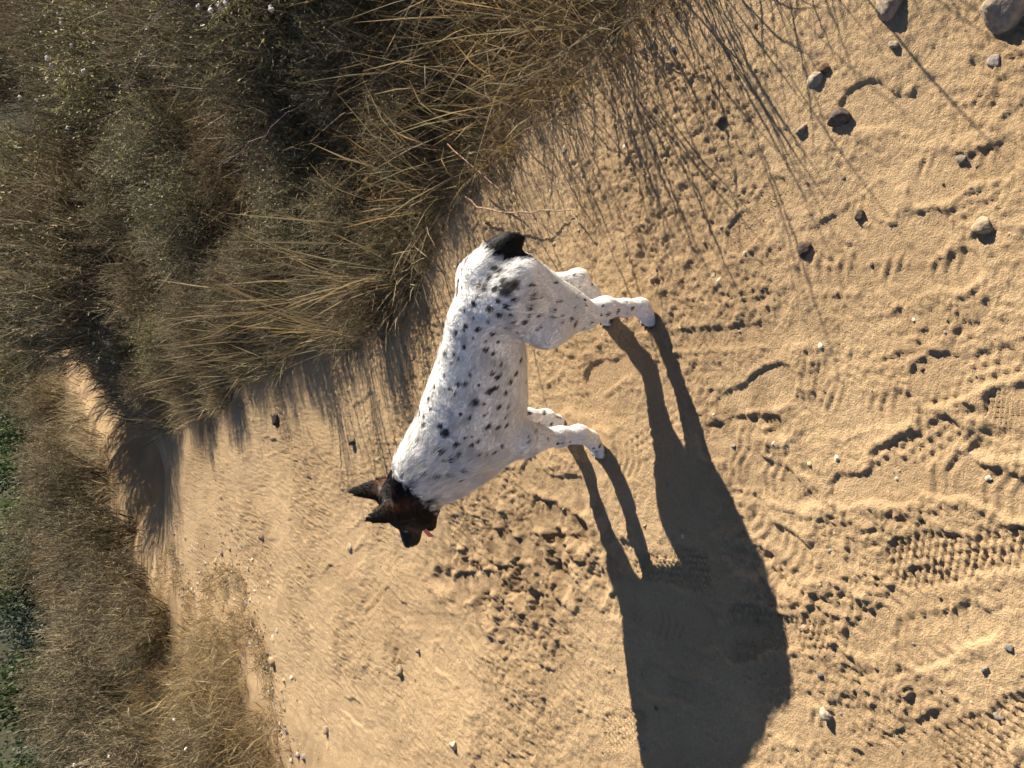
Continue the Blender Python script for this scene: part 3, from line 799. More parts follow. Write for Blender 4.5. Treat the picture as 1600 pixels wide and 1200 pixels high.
# ------------------------------------------------------------------ dry grass (uncountable)
def grass(name, xy, hmin, hmax, wid, label, pal, lean=(0.0, 0.0), bend=.35, spread=.35, seed=1, flat=0.0, ramp=0.0, heads=.15):
    r_ = np.random.default_rng(seed); n = len(xy)
    z = gz_at(xy[:, 0], xy[:, 1]) - .01
    L = r_.uniform(hmin, hmax, n) * (.6 + .4 * r_.random(n))
    if ramp: L = L * (.30 + .70 * smooth(.05, ramp, np.maximum(xy[:, 0] - right_edge(xy[:, 1]), left_edge(xy[:, 1]) - xy[:, 0])))
    a = r_.uniform(0, 2 * np.pi, n); tl_ = np.abs(r_.normal(0, spread, n)) + flat * r_.uniform(.6, 1.4, n)
    d0 = norm(np.stack([np.cos(a) * tl_ + lean[0], np.sin(a) * tl_ + lean[1], np.ones(n)], 1))
    g = np.stack([np.cos(a + r_.normal(0, .6, n)), np.sin(a), -.5 * np.ones(n)], 1) * (bend * r_.uniform(.2, 1.3, n))[:, None]
    t = np.linspace(0, 1, 4)[None, :, None]
    P = np.concatenate([xy, z[:, None]], 1)[:, None, :] + L[:, None, None] * (d0[:, None, :] * t + g[:, None, :] * t * t)
    zg = gz_at(P[..., 0].ravel(), P[..., 1].ravel()).reshape(P.shape[:2])
    P[..., 2] = np.maximum(P[..., 2], zg + .004 * t[..., 0])
    sd = r_.uniform(0, np.pi, n); side = norm(np.stack([np.cos(sd), np.sin(sd), .2 * r_.normal(size=n)], 1))
    W = np.array([1, .9, .65, .1])[None] * (wid * r_.uniform(.6, 1.3, n))[:, None]
    hd_ = r_.random(n) < heads
    W[hd_] = np.array([.8, .6, 2.0, .3])[None] * wid
    pal = np.array(pal); C = pal[r_.integers(0, len(pal), n)] * r_.uniform(.75, 1.2, (n, 1))
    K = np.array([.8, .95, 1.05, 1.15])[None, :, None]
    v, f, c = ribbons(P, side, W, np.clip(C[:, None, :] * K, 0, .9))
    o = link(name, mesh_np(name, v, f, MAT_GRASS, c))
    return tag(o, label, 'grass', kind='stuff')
GOLD = [(.34, .235, .10), (.28, .19, .08), (.40, .29, .14), (.22, .15, .065), (.17, .13, .07)]
PALE = [(.30, .235, .14), (.23, .18, .11), (.36, .30, .19), (.16, .125, .08)]
BROWN = [(.15, .115, .065), (.11, .088, .052), (.20, .155, .09), (.165, .145, .085)]

def zone(n, y0, y1, d0, d1, side, seed, clump=5.0, thr=-.15, pw=1.0):
    r_ = np.random.default_rng(seed); out = []
    m = n * 4
    y = y0 + (y1 - y0) * r_.random(m) ** pw; d = d0 + (d1 - d0) * r_.random(m)
    x = right_edge(y) + d if side > 0 else left_edge(y) - d
    k = perlin(x * clump, y * clump, seed) + .4 * perlin(x * clump * 2.7, y * clump * 2.7, seed + 1) > thr
    return np.stack([x[k], y[k]], 1)[:n]

# right bank
grass('dry_grass', zone(8200, 1.25, 3.1, .03, 1.35, 1, 201, 7, -.08), .20, .52, .0012, 'long golden grass on the right bank nearest the camera', GOLD, lean=(-.05, .0), bend=.7, spread=.42, seed=1, ramp=1.0)
grass('dry_grass', zone(3800, 1.1, 3.2, -.02, .7, 1, 210, 7, .05), .09, .24, .0015, 'short tufts of dry grass at the near right edge of the sand', GOLD + PALE, bend=.5, spread=.5, seed=10, ramp=.5)
grass('dry_grass', zone(15000, 2.3, 7.8, .0, 1.3, 1, 202, 11, -.1, 1.4), .07, .25, .0016, 'short dry grass along the right edge of the trail beyond the dog', PALE + BROWN, lean=(-.1, 0), bend=.6, spread=.55, seed=2, ramp=.9)
grass('dry_grass', zone(15000, 2.8, 8.5, .6, 3.0, 1, 203, 2.2, .0), .24, .54, .0014, 'golden grass between the brown bushes on the right bank', GOLD + PALE + BROWN, bend=.75, spread=.45, seed=3, ramp=1.5)
grass('dry_straw', zone(9000, 1.1, 7, .0, 1.5, 1, 204, 3, -.45, 1.3), .05, .18, .0017, 'flattened straw lying on the right bank', PALE + BROWN, bend=.2, spread=.3, seed=4, flat=2.5)
grass('dry_stalks', zone(110, 1.15, 6.5, .05, .6, 1, 205, 3, -.5), .22, .45, .0014, 'thin bare stalks standing along the right edge of the trail', BROWN + PALE, lean=(-.15, 0), bend=.15, spread=.25, seed=5)
grass('dry_stalks', zone(900, 1.0, 2.7, .03, .8, 1, 211, 5, -.1), .22, .62, .0013, 'thin stalks at the near right edge that throw long streaky shadows', BROWN + GOLD[3:], lean=(-.1, 0), bend=.4, spread=.3, seed=12, heads=.5)
grass('dry_stalks', zone(620, 2.5, 6.5, .02, .6, 1, 212, 4, -.1),   .14, .50, .0013, 'thin stalks throwing streaky shadows onto the sand beyond the dog', BROWN, lean=(-.1, 0), bend=.15, spread=.22, seed=13, heads=.5)
grass('dry_stalks', zone(60, 2.8, 5.6, .05, .5, 1, 213, 4, -.6), .5, .85, .0016, 'tall lone stalks at the trail edge whose thin shadows cross the path', BROWN + PALE, lean=(-.05, 0), bend=.12, spread=.18, seed=14, heads=.6)
grass('dry_grass', zone(9000, 2.75, 7.7, .0, .42, 1, 214, 6, -.45, 1.1), .06, .26, .0016, 'ragged low grass hemming the sand from the dog to the dark trail', PALE + BROWN, lean=(-.1, 0), bend=.6, spread=.6, seed=15)
grass('dry_stalks', zone(330, 2.9, 7.4, .0, .5, 1, 215, 5, -.4), .2, .6, .0014, 'uneven thin stems sticking out of the low grass hem', BROWN, lean=(-.1, 0), bend=.2, spread=.3, seed=16, heads=.4)
cl = []
for cy, cd, cn in ((2.95, .10, 30), (3.2, .22, 24), (3.45, .08, 34), (3.9, .14, 30), (1.75, .15, 26), (1.42, .10, 22)):
    q_ = np.random.default_rng(int(cy * 100)); cl.append(np.stack([right_edge(cy) + cd + q_.normal(0, .022, cn), cy + q_.normal(0, .022, cn)], 1))
grass('dry_stalks', np.concatenate(cl), .45, .82, .0016, 'tall wispy clumps at the trail edge whose long shadows cross the path', BROWN + GOLD[3:], lean=(-.05, 0), bend=.2, spread=.12, seed=17, heads=.6)
# left verge
grass('dry_grass', zone(26000, 4.0, 8.0, -.12, 2.3, -1, 206, 3.2, -.2, 1.3), .14, .44, .0018, 'golden grass fringe along the left verge of the trail', GOLD + PALE, lean=(.05, -.08), bend=.7, spread=.5, seed=6, ramp=.7)
grass('dry_grass', zone(18000, 3.9, 9.5, 1.0, 5.5, -1, 207, 1.2, -.35), .25, .55, .0026, 'brown grass filling the brush left of the trail', BROWN + PALE + GOLD[:2], bend=.4, spread=.4, seed=7)
grass('dry_grass', zone(9000, 8.5, 17, .0, 3.5, -1, 208, 1, -.4), .2, .45, .0045, 'far dry grass beyond the bend, left side', BROWN + PALE, bend=.4, spread=.4, seed=8)
grass('dry_grass', zone(9000, 7.5, 18, .0, 5, 1, 209, 1, -.4), .2, .5, .0045, 'far dry grass beyond the bend, right side', BROWN + PALE, bend=.4, spread=.4, seed=9)

# ------------------------------------------------------------------ shrubs
def shrub_parts(h, w, nstem, ntwig, nsub, leaf, pal, lpal, seed, tw=.0024, lean=(0, 0)):
    """returns (woody mesh arrays, leaf mesh arrays or None, tip positions)"""
    r_ = np.random.default_rng(seed)
    a = r_.uniform(0, 2 * np.pi, nstem); rr = w * .22 * np.sqrt(r_.random(nstem))
    B = np.stack([rr * np.cos(a), rr * np.sin(a), np.full(nstem, -.03)], 1)
    out = r_.uniform(.05, 1, nstem) ** .7 * (w * .5)
    a2 = a + r_.normal(0, .5, nstem)
    L = h * r_.uniform(.72, 1.08, nstem) * np.sqrt(np.maximum(1 - .55 * (out / (w * .5)) ** 2, .2))
    Tp = np.stack([out * np.cos(a2) + lean[0] * h, out * np.sin(a2) + lean[1] * h, L], 1)
    mid = (B + Tp) / 2 + np.stack([np.cos(a2) * out * .16, np.sin(a2) * out * .16, np.zeros(nstem)], 1) + r_.normal(0, .02, (nstem, 3))
    t = np.linspace(0, 1, 6)[None, :, None]
    P = (1 - t) ** 2 * B[:, None] + 2 * t * (1 - t) * mid[:, None] + t * t * Tp[:, None]
    P = P + r_.normal(0, .008, P.shape) * t
    pal = np.array(pal)
    sd = r_.uniform(0, np.pi, nstem); side = norm(np.stack([np.cos(sd), np.sin(sd), 0 * sd], 1))
    W = np.linspace(1.9, .6, 6)[None] * tw * r_.uniform(.8, 1.4, nstem)[:, None]
    parts = [ribbons(P, side, W, pal[r_.integers(0, len(pal), nstem)] * .75),
             ribbons(P, norm(np.cross(side, np.array([0, 0, 1.]))), W, pal[r_.integers(0, len(pal), nstem)] * .75)]
    # twigs
    si = r_.integers(0, nstem, ntwig); tt = .22 + .78 * r_.random(ntwig) ** .8
    T1 = tt[:, None]
    q0 = (1 - T1) ** 2 * B[si] + 2 * T1 * (1 - T1) * mid[si] + T1 * T1 * Tp[si]
    dv = norm(2 * (1 - T1) * (mid[si] - B[si]) + 2 * T1 * (Tp[si] - mid[si]))
    td = norm(dv * .8 + r_.normal(0, .55, (ntwig, 3)) + np.array([0, 0, .35]))
    tl_ = h * r_.uniform(.10, .30, ntwig)
    bendv = r_.normal(0, .18, (ntwig, 3)) + np.array([0, 0, .12])
    t3 = np.linspace(0, 1, 4)[None, :, None]
    TP = q0[:, None] + tl_[:, None, None] * (td[:, None] * t3 + bendv[:, None] * t3 * t3)
    TP[..., 2] = np.maximum(TP[..., 2], .0)
    sd = norm(np.cross(td, r_.normal(size=(ntwig, 3))))
    tc = pal[r_.integers(0, len(pal), ntwig)] * r_.uniform(.7, 1.25, (ntwig, 1))
    parts.append(ribbons(TP, sd, np.array([1, .85, .6, .15])[None] * tw * r_.uniform(.6, 1.1, ntwig)[:, None], tc[:, None, :] * np.array([.8, .95, 1.1, 1.25])[None, :, None]))
    # fine side shoots
    ti = r_.integers(0, ntwig, nsub); u = r_.random(nsub)[:, None]
    s0 = q0[ti] + tl_[ti][:, None] * (td[ti] * u + bendv[ti] * u * u)
    sdv = norm(td[ti] + r_.normal(0, .6, (nsub, 3)) + np.array([0, 0, .25]))
    s_l = h * r_.uniform(.03, .10, nsub)
    SP = s0[:, None] + s_l[:, None, None] * sdv[:, None] * np.linspace(0, 1, 3)[None, :, None]
    SP[..., 2] = np.maximum(SP[..., 2], .0)
    sc_ = pal[r_.integers(0, len(pal), nsub)] * r_.uniform(.8, 1.4, (nsub, 1))
    parts.append(ribbons(SP, norm(np.cross(sdv, r_.normal(size=(nsub, 3)))), np.array([1, .8, .2])[None] * tw * .8 * np.ones((nsub, 1)), sc_))
    wood = join(parts)
    lf = None
    if leaf:
        n, size = leaf
        li = r_.integers(0, nsub, n); u = r_.random(n)[:, None]
        c0 = s0[li] + sdv[li] * s_l[li][:, None] * u
        ld = norm(sdv[li] + r_.normal(0, .8, (n, 3))); ls = size * r_.uniform(.5, 1.4, n)
        LP = c0[:, None] + ls[:, None, None] * ld[:, None] * np.array([0, .5, 1])[None, :, None]
        lpal = np.array(lpal); lc = lpal[r_.integers(0, len(lpal), n)] * r_.uniform(.7, 1.3, (n, 1))
        lf = ribbons(LP, norm(np.cross(ld, r_.normal(size=(n, 3)))), np.array([.25, 1, .1])[None] * (ls * .22)[:, None], lc)
    hi = np.argsort(-TP[:, -1, 2])[:ntwig // 3]
    return wood, lf, TP[hi, -1]

OLIVE = [(.125, .122, .042), (.18, .165, .065), (.085, .09, .034), (.32, .27, .12)]
SAGE = [(.17, .17, .10), (.12, .135, .075), (.24, .22, .13)]
RUST = [(.15, .095, .055), (.12, .082, .05), (.20, .14, .08)]
GREY = [(.175, .148, .095), (.13, .112, .072), (.33, .275, .18), (.08, .068, .044)]
PROTO = {}
def proto(key, *a, **k):
    wood, lf, tips = shrub_parts(*a, **k)
    PROTO[key] = (mesh_np(key + '_stems', *wood[:2], MAT_TWIG, np.clip(wood[2], 0, .9)),
                  mesh_np(key + '_foliage', *lf[:2], MAT_LEAF, np.clip(lf[2], 0, .9)) if lf else None, tips)
proto('brown', .8, 1.1, 110, 1700, 4200, (2600, .018), BROWN + GREY, OLIVE[:2] + BROWN + PALE[:1], 31)
proto('brown2', .75, 1.2, 110, 1700, 4200, (2400, .018), GREY + PALE[:2], GREY + OLIVE, 32)
proto('olive', .9, 1.2, 100, 1400, 3600, (6000, .024), GREY + BROWN, OLIVE, 33)
proto('sage', .85, 1.15, 100, 1400, 3600, (5200, .022), GREY, SAGE + OLIVE, 34)
proto('rust', .7, 1.1, 100, 1600, 3800, (2800, .015), BROWN + RUST, RUST, 35)
proto('wispy', .9, 1.0, 90, 1100, 2400, None, PALE + BROWN, None, 36)

FL_V = None
def flower_mesh():
    r_ = np.random.default_rng(90); V = []; F = []; n = 0
    import bmesh
    bm = bmesh.new(); bmesh.ops.create_icosphere(bm, subdivisions=1, radius=1)
    v0 = np.array([q.co for q in bm.verts]); f0 = np.array([[q.index for q in p.verts] for p in bm.faces]); bm.free()
    for i in range(14):
        c = norm(r_.normal(size=3)) * .62 * np.array([1, 1, .6]); V.append(v0 * r_.uniform(.3, .45) + c); F.append(f0 + n); n += len(v0)
    V = np.concatenate(V); C = np.tile(np.array([.78, .68, .62]), (len(V), 1)) * r_.uniform(.75, 1.1, (len(V), 1))
    return mesh_np('flower_head', V, np.concatenate(F), MAT_FLOWER, C, True)
FLM = flower_mesh()
WORDS = {'brown': 'brown twiggy bush', 'brown2': 'grey brown dead bush', 'olive': 'olive green leafy bush', 'sage': 'grey green sage bush', 'rust': 'rusty brown bush', 'wispy': 'wispy straw coloured bush'}
shrub_n = 0
def shrub(kind, x, y, s, label, group, sz=1.0, flowers=0, fr=.017):
    global shrub_n
    shrub_n += 1
    st, lf, tips = PROTO[kind]
    e = bpy.data.objects.new('shrub', None); COL.objects.link(e)
    e.location = (x, y, float(gz_at(x, y)[0]) - .02)
    r_ = random.Random(shrub_n * 13)
    e.rotation_euler = (r_.uniform(-.08, .08), r_.uniform(-.08, .08), r_.uniform(0, 6.28))
    e.scale = (s, s, s * sz)
    o = link('stems', st, e)
    if lf: link('foliage', lf, e)
    if flowers:
        q = np.random.default_rng(shrub_n)
        for i in q.choice(len(tips), flowers, replace=False):
            p = tips[i]
            # a stalk from the crown carries the head
            fl = link('flower_head', FLM, e)
            up = np.array([p[0] * .12, p[1] * .12, q.uniform(.02, .10)])
            fl.location = tuple(p + up); k = fr / s * q.uniform(.7, 1.25); fl.scale = (k, k, k / sz)
            fl.rotation_euler = (q.uniform(-.5, .5), q.uniform(-.5, .5), q.uniform(0, 6))
            P = np.stack([p - np.array([0, 0, .03]), p + up * .5 + q.normal(0, .004, 3), p + up])[None]
            v, f, c = ribbons(P, np.array([[1., 0, 0]]), np.array([[.0014, .0013, .0012]]), np.array([[.25, .2, .1]]))
            link('stalk', mesh_np('stalk', v, f, MAT_TWIG, c), fl).matrix_parent_inverse = Matrix.LocRotScale(fl.location, fl.rotation_euler, fl.scale).inverted()
    return tag(e, label, 'bush', group)

GR = 'bushes on the right bank'; GLF = 'bushes left of the trail'
# right bank, from the camera outwards
RIGHT = [  # kind, x, y, scale, zscale, flowers, label
    ('rust', 1.65, 2.4, .45, .8, 0, 'low rusty bush behind the long golden grass at the top border'),
    ('wispy', 1.75, 2.9, .7, .8, 0, 'wispy straw bush above the long golden grass'),
    ('olive', 1.75, 3.55, .75, .85, 14, 'flowering olive bush with white pompoms nearest the top border'),
    ('brown', 1.35, 3.2, .55, .75, 0, 'low brown bush between the golden grass and the pompom bush'),
    ('brown2', 1.15, 4.0, .55, .7, 0, 'low grey brown bush over the dark hollow beside the trail'),
    ('rust', 1.25, 4.9, .62, .75, 0, 'rusty bush beside the dark hollow right of the trail'),
    ('brown', 1.9, 4.5, .85, .85, 0, 'tall brown twiggy bush in the middle of the right bank'),
    ('olive', 2.55, 4.2, 1.0, .95, 14, 'tall olive bush with white pompoms in the top left quarter of the photo'),
    ('sage', 3.1, 5.0, 1.1, .95, 0, 'big grey green sage bush at the back of the right bank'),
    ('olive', 3.6, 4.3, 1.15, 1.0, 0, 'dense olive bush in the top left corner of the photo'),
    ('brown2', 2.3, 5.6, .95, .9, 0, 'grey brown dead bush behind the tall brown one'),
    ('sage', 1.6, 6.0, .8, .85, 0, 'sage bush along the golden strip of the right bank'),
    ('brown', 1.0, 6.1, .62, .8, 0, 'small brown bush near the trail below the golden strip'),
    ('wispy', .75, 5.4, .5, .7, 0, 'small wispy bush at the trail edge above the streaky shadows'),
    ('olive', 2.4, 6.9, 1.0, .9, 20, 'olive bush carrying a row of white pompoms along its far top'),
    ('brown2', 3.3, 6.5, 1.1, .95, 0, 'grey bush behind the row of white pompoms'),
    ('brown', 1.5, 7.2, .85, .85, 0, 'brown bush in the middle of the hedge toward the bend'),
    ('wispy', .7, 7.0, .7, .85, 0, 'wispy bush leaning over the right edge of the shaded trail'),
    ('brown2', .85, 8.3, 1.25, 1.1, 0, 'grey brown bush at the near end of the shaded trail'),
    ('sage', .35, 7.7, .65, .8, 6, 'small pompom bush at the corner where the trail turns dark'),
    ('brown', .85, 9.3, 1.35, 1.15, 5, 'brown bush with pompoms overhanging the dark trail'),
    ('rust', 1.6, 8.8, 1.35, 1.0, 0, 'rusty bush behind the overhanging pompom bush'),
    ('brown', 2.6, 8.6, 1.1, .9, 0, 'brown bush at the back of the hedge toward the bend'),
    ('brown2', 1.0, 10.4, 1.45, 1.15, 0, 'grey bush shading the far part of the dark trail'),
    ('brown', 1.8, 10.4, 1.4, 1.0, 0, 'brown bush behind the far part of the dark trail'),
    ('brown', 1.3, 11.5, 1.35, 1.1, 0, 'wispy bush at the last bend before the pale strips'),
    ('rust', 2.3, 12.2, 1.4, .95, 0, 'rusty bush right of the pale strips of the bend'),
    ('brown2', 3.6, 9.6, 1.2, .9, 0, 'grey brown bush at the left border of the photo, behind the hedge'),
    ('brown', 4.5, 7.6, 1.2, .95, 0, 'brown bush in the back row behind the white pompoms'),
    ('olive', 4.9, 5.8, 1.25, .95, 0, 'olive bush in the back row at the top left corner'),
    ('brown2', .98, 2.75, .40, .75, 0, 'small grey bush at the corner of the sand behind the dog\'s rump'),
    ('brown', .72, 3.3, .42, .75, 0, 'small dark bush at the trail edge right above the dog\'s back'),
    ('sage', .85, 3.75, .50, .75, 0, 'small sage bush in the dark hollow above the dog\'s back'),
    ('brown', .62, 4.3, .48, .8, 0, 'small brown bush leaning onto the sand beyond the dog\'s back'),
    ('brown2', .55, 4.9, .50, .8, 0, 'small grey bush halfway along the trail edge'),
    ('brown', .42, 5.7, .52, .85, 0, 'small dark bush at the trail edge before the corner'),
    ('olive', .30, 6.4, .50, .9, 0, 'small olive bush at the trail edge before the corner'),
    ('brown', 1.45, 3.9, .72, .85, 0, 'brown bush filling the slope behind the dark hollow'),
    ('sage', 1.05, 5.4, .72, .85, 0, 'sage bush on the slope behind the trail edge'),
    ('olive', 1.9, 2.95, .70, .85, 6, 'olive bush with a few pompoms above the golden grass at the top border'),
    ('brown', 2.3, 3.5, .90, .9, 0, 'brown bush at the top border between the olive ones'),
    ('sage', 1.15, 9.7, 1.3, 1.0, 0, 'sage bush squeezed between the two bushes that shade the trail'),
    ('olive', 1.6, 11.4, 1.3, 1.0, 0, 'olive bush behind the last bend before the pale strips'),
    ('brown2', 2.0, 14.0, 1.2, .9, 0, 'grey bush beyond the pale strips'),
    ('brown', 3.3, 14.3, 1.3, .9, 0, 'brown bush far beyond the bend, right of the grey one'),
    ('rust', 4.6, 12.0, 1.3, .9, 0, 'rust red bush far back at the left border of the photo'),
    ('brown', 0.57, 3.03, 0.30, .8, 0, 'tuft of a bush at the sand edge just behind the dog\'s rump'),
    ('wispy', 0.35, 3.21, 0.38, .75, 0, 'tuft bush at the sand edge above the dog\'s hip'),
    ('brown2', 0.39, 3.71, 0.31, .8, 0, 'tuft bush at the sand edge above the dog\'s waist'),
    ('brown', 0.44, 4.06, 0.45, .8, 0, 'tuft bush at the sand edge above the dog\'s shoulder'),
    ('wispy', 0.50, 4.60, 0.50, .75, 0, 'tuft bush at the sand edge beyond the dog\'s shoulder'),
    ('rust', 0.30, 5.15, 0.36, .8, 0, 'tuft bush at the sand edge level with the dark angular rock'),
    ('wispy', 0.22, 5.50, 0.46, .8, 0, 'tuft bush at the sand edge beyond the dark angular rock'),
    ('brown2', 0.10, 6.20, 0.28, .8, 0, 'smallest tuft bush at the far sand edge'),
    ('wispy', 0.06, 6.60, 0.40, .8, 0, 'tuft bush at the far sand edge'),
    ('wispy', 0.00, 7.35, 0.50, .8, 0, 'tuft bush where the trail turns dark'),
    ('brown', 1.15, 8.55, 1.35, 1.0, 0, 'second brown bush of the hedge above the near end of the dark trail'),
    ('brown2', .95, 10.9, 1.35, 1.0, 0, 'second grey bush of the hedge above the far end of the dark trail'),
    ('rust', 1.35, 10.2, 1.55, 1.0, 0, 'tall rusty bush in the hedge above the dark trail'),
    ('brown', .95, 9.9, 1.35, 1.05, 0, 'brown bush packed into the hedge above the dark trail'),
    ('olive', 1.5, 9.5, 1.5, 1.05, 0, 'tall olive bush at the back of the hedge above the dark trail'),
    ('brown2', 1.9, 11.2, 1.5, 1.05, 0, 'tall grey bush in the back row above the last bend'),
    ('brown', 1.7, 12.9, 1.4, 1.0, 0, 'brown bush that closes the view behind the pale strips'),
    ('brown2', 7.6, 10.6, 1.6, .95, 0, 'grey brown bush farthest back at the upper left border'),
    ('olive', 6.0, 6.4, 1.4, .95, 0, 'olive bush farthest back in the top left corner'),
    ('brown', 8.6, 8.8, 1.7, .95, 0, 'big brown bush cut by the top left corner'),
    ('brown', 4.9, 15.2, 1.6, 1.0, 0, 'brown bush farthest back beyond the bend, nearest the upper left border'),
    ('olive', 6.2, 17.5, 1.8, 1.0, 0, 'olive bush on the skyline of the bank, upper left border'),
    ('brown2', 5.6, 13.4, 1.6, 1.0, 0, 'pale grey bush on the skyline of the bank, left border'),
    ('brown', 8.2, 15.5, 1.9, 1.0, 0, 'big brown bush on the skyline of the bank, top left'),
    ('brown2', 6.8, 12.8, 1.6, .95, 0, 'grey bush on the rim at the left border'),
    ('brown2', 5.6, 10.0, 1.3, .95, 0, 'far grey brown bush in the back row, left border'),
    ('sage', 6.4, 8.0, 1.3, .95, 0, 'far sage bush in the back row, upper left border'),
]
for k, x, y, s, zs, fl, lab in RIGHT: shrub(k, x, y, s, lab, GR, zs, fl)
LEFT = [
    ('wispy', -2.2, 5.2, .6, .75, 5, 'wispy pompom bush behind the golden fringe left of the trail'),
    ('rust', -2.6, 5.6, .65, .8, 0, 'rusty bush behind the golden fringe left of the trail'),
    ('brown2', -3.2, 5.2, .7, .85, 7, 'grey bush with pompoms near the bottom left corner of the photo'),
    ('brown', -3.5, 6.0, .85, .85, 0, 'brown bush near the bottom border, behind the grey pompom bush'),
    ('brown', -2.0, 7.2, .75, .8, 0, 'brown bush at the trail edge where the sunlit sand ends'),
    ('brown2', -2.9, 6.9, .9, .9, 5, 'grey brown bush in the middle of the left brush'),
    ('brown2', -1.95, 8.3, .9, .9, 0, 'dark grey bush bordering the shaded trail on the left'),
    ('brown', -2.9, 8.2, 1.05, .9, 0, 'big brown bush behind the dark shaded grass on the left'),
    ('brown2', -4.0, 7.4, 1.05, .82, 0, 'big grey brown bush at the bottom left, in front of the green trees'),
    ('wispy', -4.9, 6.8, 1.0, .82, 0, 'wispy bush in the bottom left corner of the photo'),
    ('brown', -1.65, 9.4, 1.0, .95, 0, 'brown bush standing over the dark trail on the left'),
    ('brown2', -2.7, 9.6, 1.1, .82, 0, 'pale grey bush in the back row of the left brush'),
    ('brown', -3.8, 9.0, 1.15, .82, 0, 'tall brown bush in the back row, below the green trees'),
    ('brown2', -5.0, 8.4, 1.15, .82, 0, 'tall grey brown bush in the back row at the bottom border'),
    ('brown', -1.25, 10.9, 1.0, .95, 0, 'brown bush where the dark trail narrows'),
    ('rust', -2.3, 11.2, 1.1, .9, 0, 'rusty bush in the back row beside the narrowing trail'),
    ('wispy', -1.2, 12.2, .8, .9, 0, 'straw bush beside the pale strip of the bend'),
    ('brown2', -1.1, 13.6, 1.0, .9, 0, 'grey bush beyond the narrowing trail'),
    ('sage', -2.2, 13.2, 1.2, .9, 0, 'sage bush behind the left brush at the left border of the photo'),
    ('wispy', -.3, 14.8, 1.0, .8, 0, 'wispy bush inside the far bend'),
    ('olive', .2, 17.2, 1.3, .9, 0, 'green bush beyond the far bend'),
    ('brown', -3.6, 11.0, 1.25, .82, 0, 'brown bush at the far rim of the left brush'),
    ('brown2', -6.0, 9.0, 1.25, .82, 0, 'grey bush beyond the bottom border of the photo'),
    ('wispy', .9, 16.8, 1.1, .8, 0, 'wispy bush right of the green one beyond the bend'),
    ('olive', 2.2, 18.0, 1.5, .9, 0, 'olive bush at the rim beyond the far bend'),
]
for k, x, y, s, zs, fl, lab in LEFT: shrub(k, x, y, s, lab, GLF, zs, fl)

# ------------------------------------------------------------------ dead branches
def tube(name, pts, r0, r1, col, label=None, cat=None, parent=None, seg=7):
    pts = np.array(pts, float); n = len(pts); V = []; 
    for i in range(n):
        d = norm(pts[min(i + 1, n - 1)] - pts[max(i - 1, 0)]); a = norm(np.cross(d, np.array([.3, .2, 1]))); b = np.cross(d, a)
        r = r0 + (r1 - r0) * i / (n - 1)
        for k in range(seg):
            q = 2 * np.pi * k / seg; V.append(pts[i] + (a * math.cos(q) + b * math.sin(q)) * r)
    F = [(i * seg + k, i * seg + (k + 1) % seg, (i + 1) * seg + (k + 1) % seg, (i + 1) * seg + k) for i in range(n - 1) for k in range(seg)]
    V = np.array(V)
    o = link(name, mesh_np(name, V, np.array(F), MAT_BARK, np.tile(np.array(col), (len(V), 1)), True), parent)
    if label: tag(o, label, cat)
    return o
def lift(px, py, hgt):
    d = ray(px, py); g = gpt(px, py); z = float(gz_at(*g)[0]) + hgt
    k = (z - CAM_H) / d.z
    return (d.x * k, d.y * k, z)
def densify(p, n=5, j=.004, seed=0):
    r_ = np.random.default_rng(seed); p = np.array(p); out = []
    for a, b in zip(p[:-1], p[1:]):
        for i in range(n): out.append(a + (b - a) * i / n + r_.normal(0, j, 3))
    out.append(p[-1]); return np.array(out)
br_ = bpy.data.objects.new('dead_branch', None); COL.objects.link(br_)
tag(br_, 'dead forked branch arching over the sand behind the dog\'s tail', 'branch')
tube('stem', densify([lift(728, 308, .05), lift(745, 322, .045), lift(775, 331, .04), lift(830, 332, .035), lift(893, 328, .012)], 4, .002), .0035, .002, (.30, .22, .15), parent=br_)
tube('twig', densify([lift(700, 225, .10), lift(740, 262, .085), lift(775, 290, .06), lift(805, 328, .035)], 4, .002, 1), .0025, .0015, (.30, .20, .14), parent=br_)
tube('twig', densify([lift(893, 328, .012), lift(905, 348, .03), lift(920, 365, .012)], 4, .002, 2), .002, .0012, (.28, .20, .14), parent=br_)
tube('dead_stick', densify([(-2.45, 4.75, .15), (-2.6, 5.3, .42), (-2.72, 5.9, .62)], 4, .01, 3), .004, .0018, (.30, .27, .19), 'bare pale stick leaning in the left brush', 'stick')
tube('dead_stick', densify([(-3.3, 6.0, .2), (-3.45, 6.4, .62), (-3.8, 7.0, .85)], 4, .01, 4), .004, .0018, (.30, .30, .23), 'long grey stick leaning across the brush near the bottom border', 'stick')
tube('dead_stick', densify([(1.2, 3.3, .25), (1.08, 3.5, .42), (.99, 3.8, .5)], 5, .014, 5), .0018, .0010, (.30, .20, .21), 'bent bare twig over the dark hollow right of the trail', 'stick')
tube('dead_stick', densify([(1.9, 4.0, .45), (1.8, 4.15, .68), (1.5, 4.6, .78)], 4, .01, 6), .0018, .0010, (.30, .21, .24), 'thin pale twig slanting in front of the tall brown bush', 'stick')

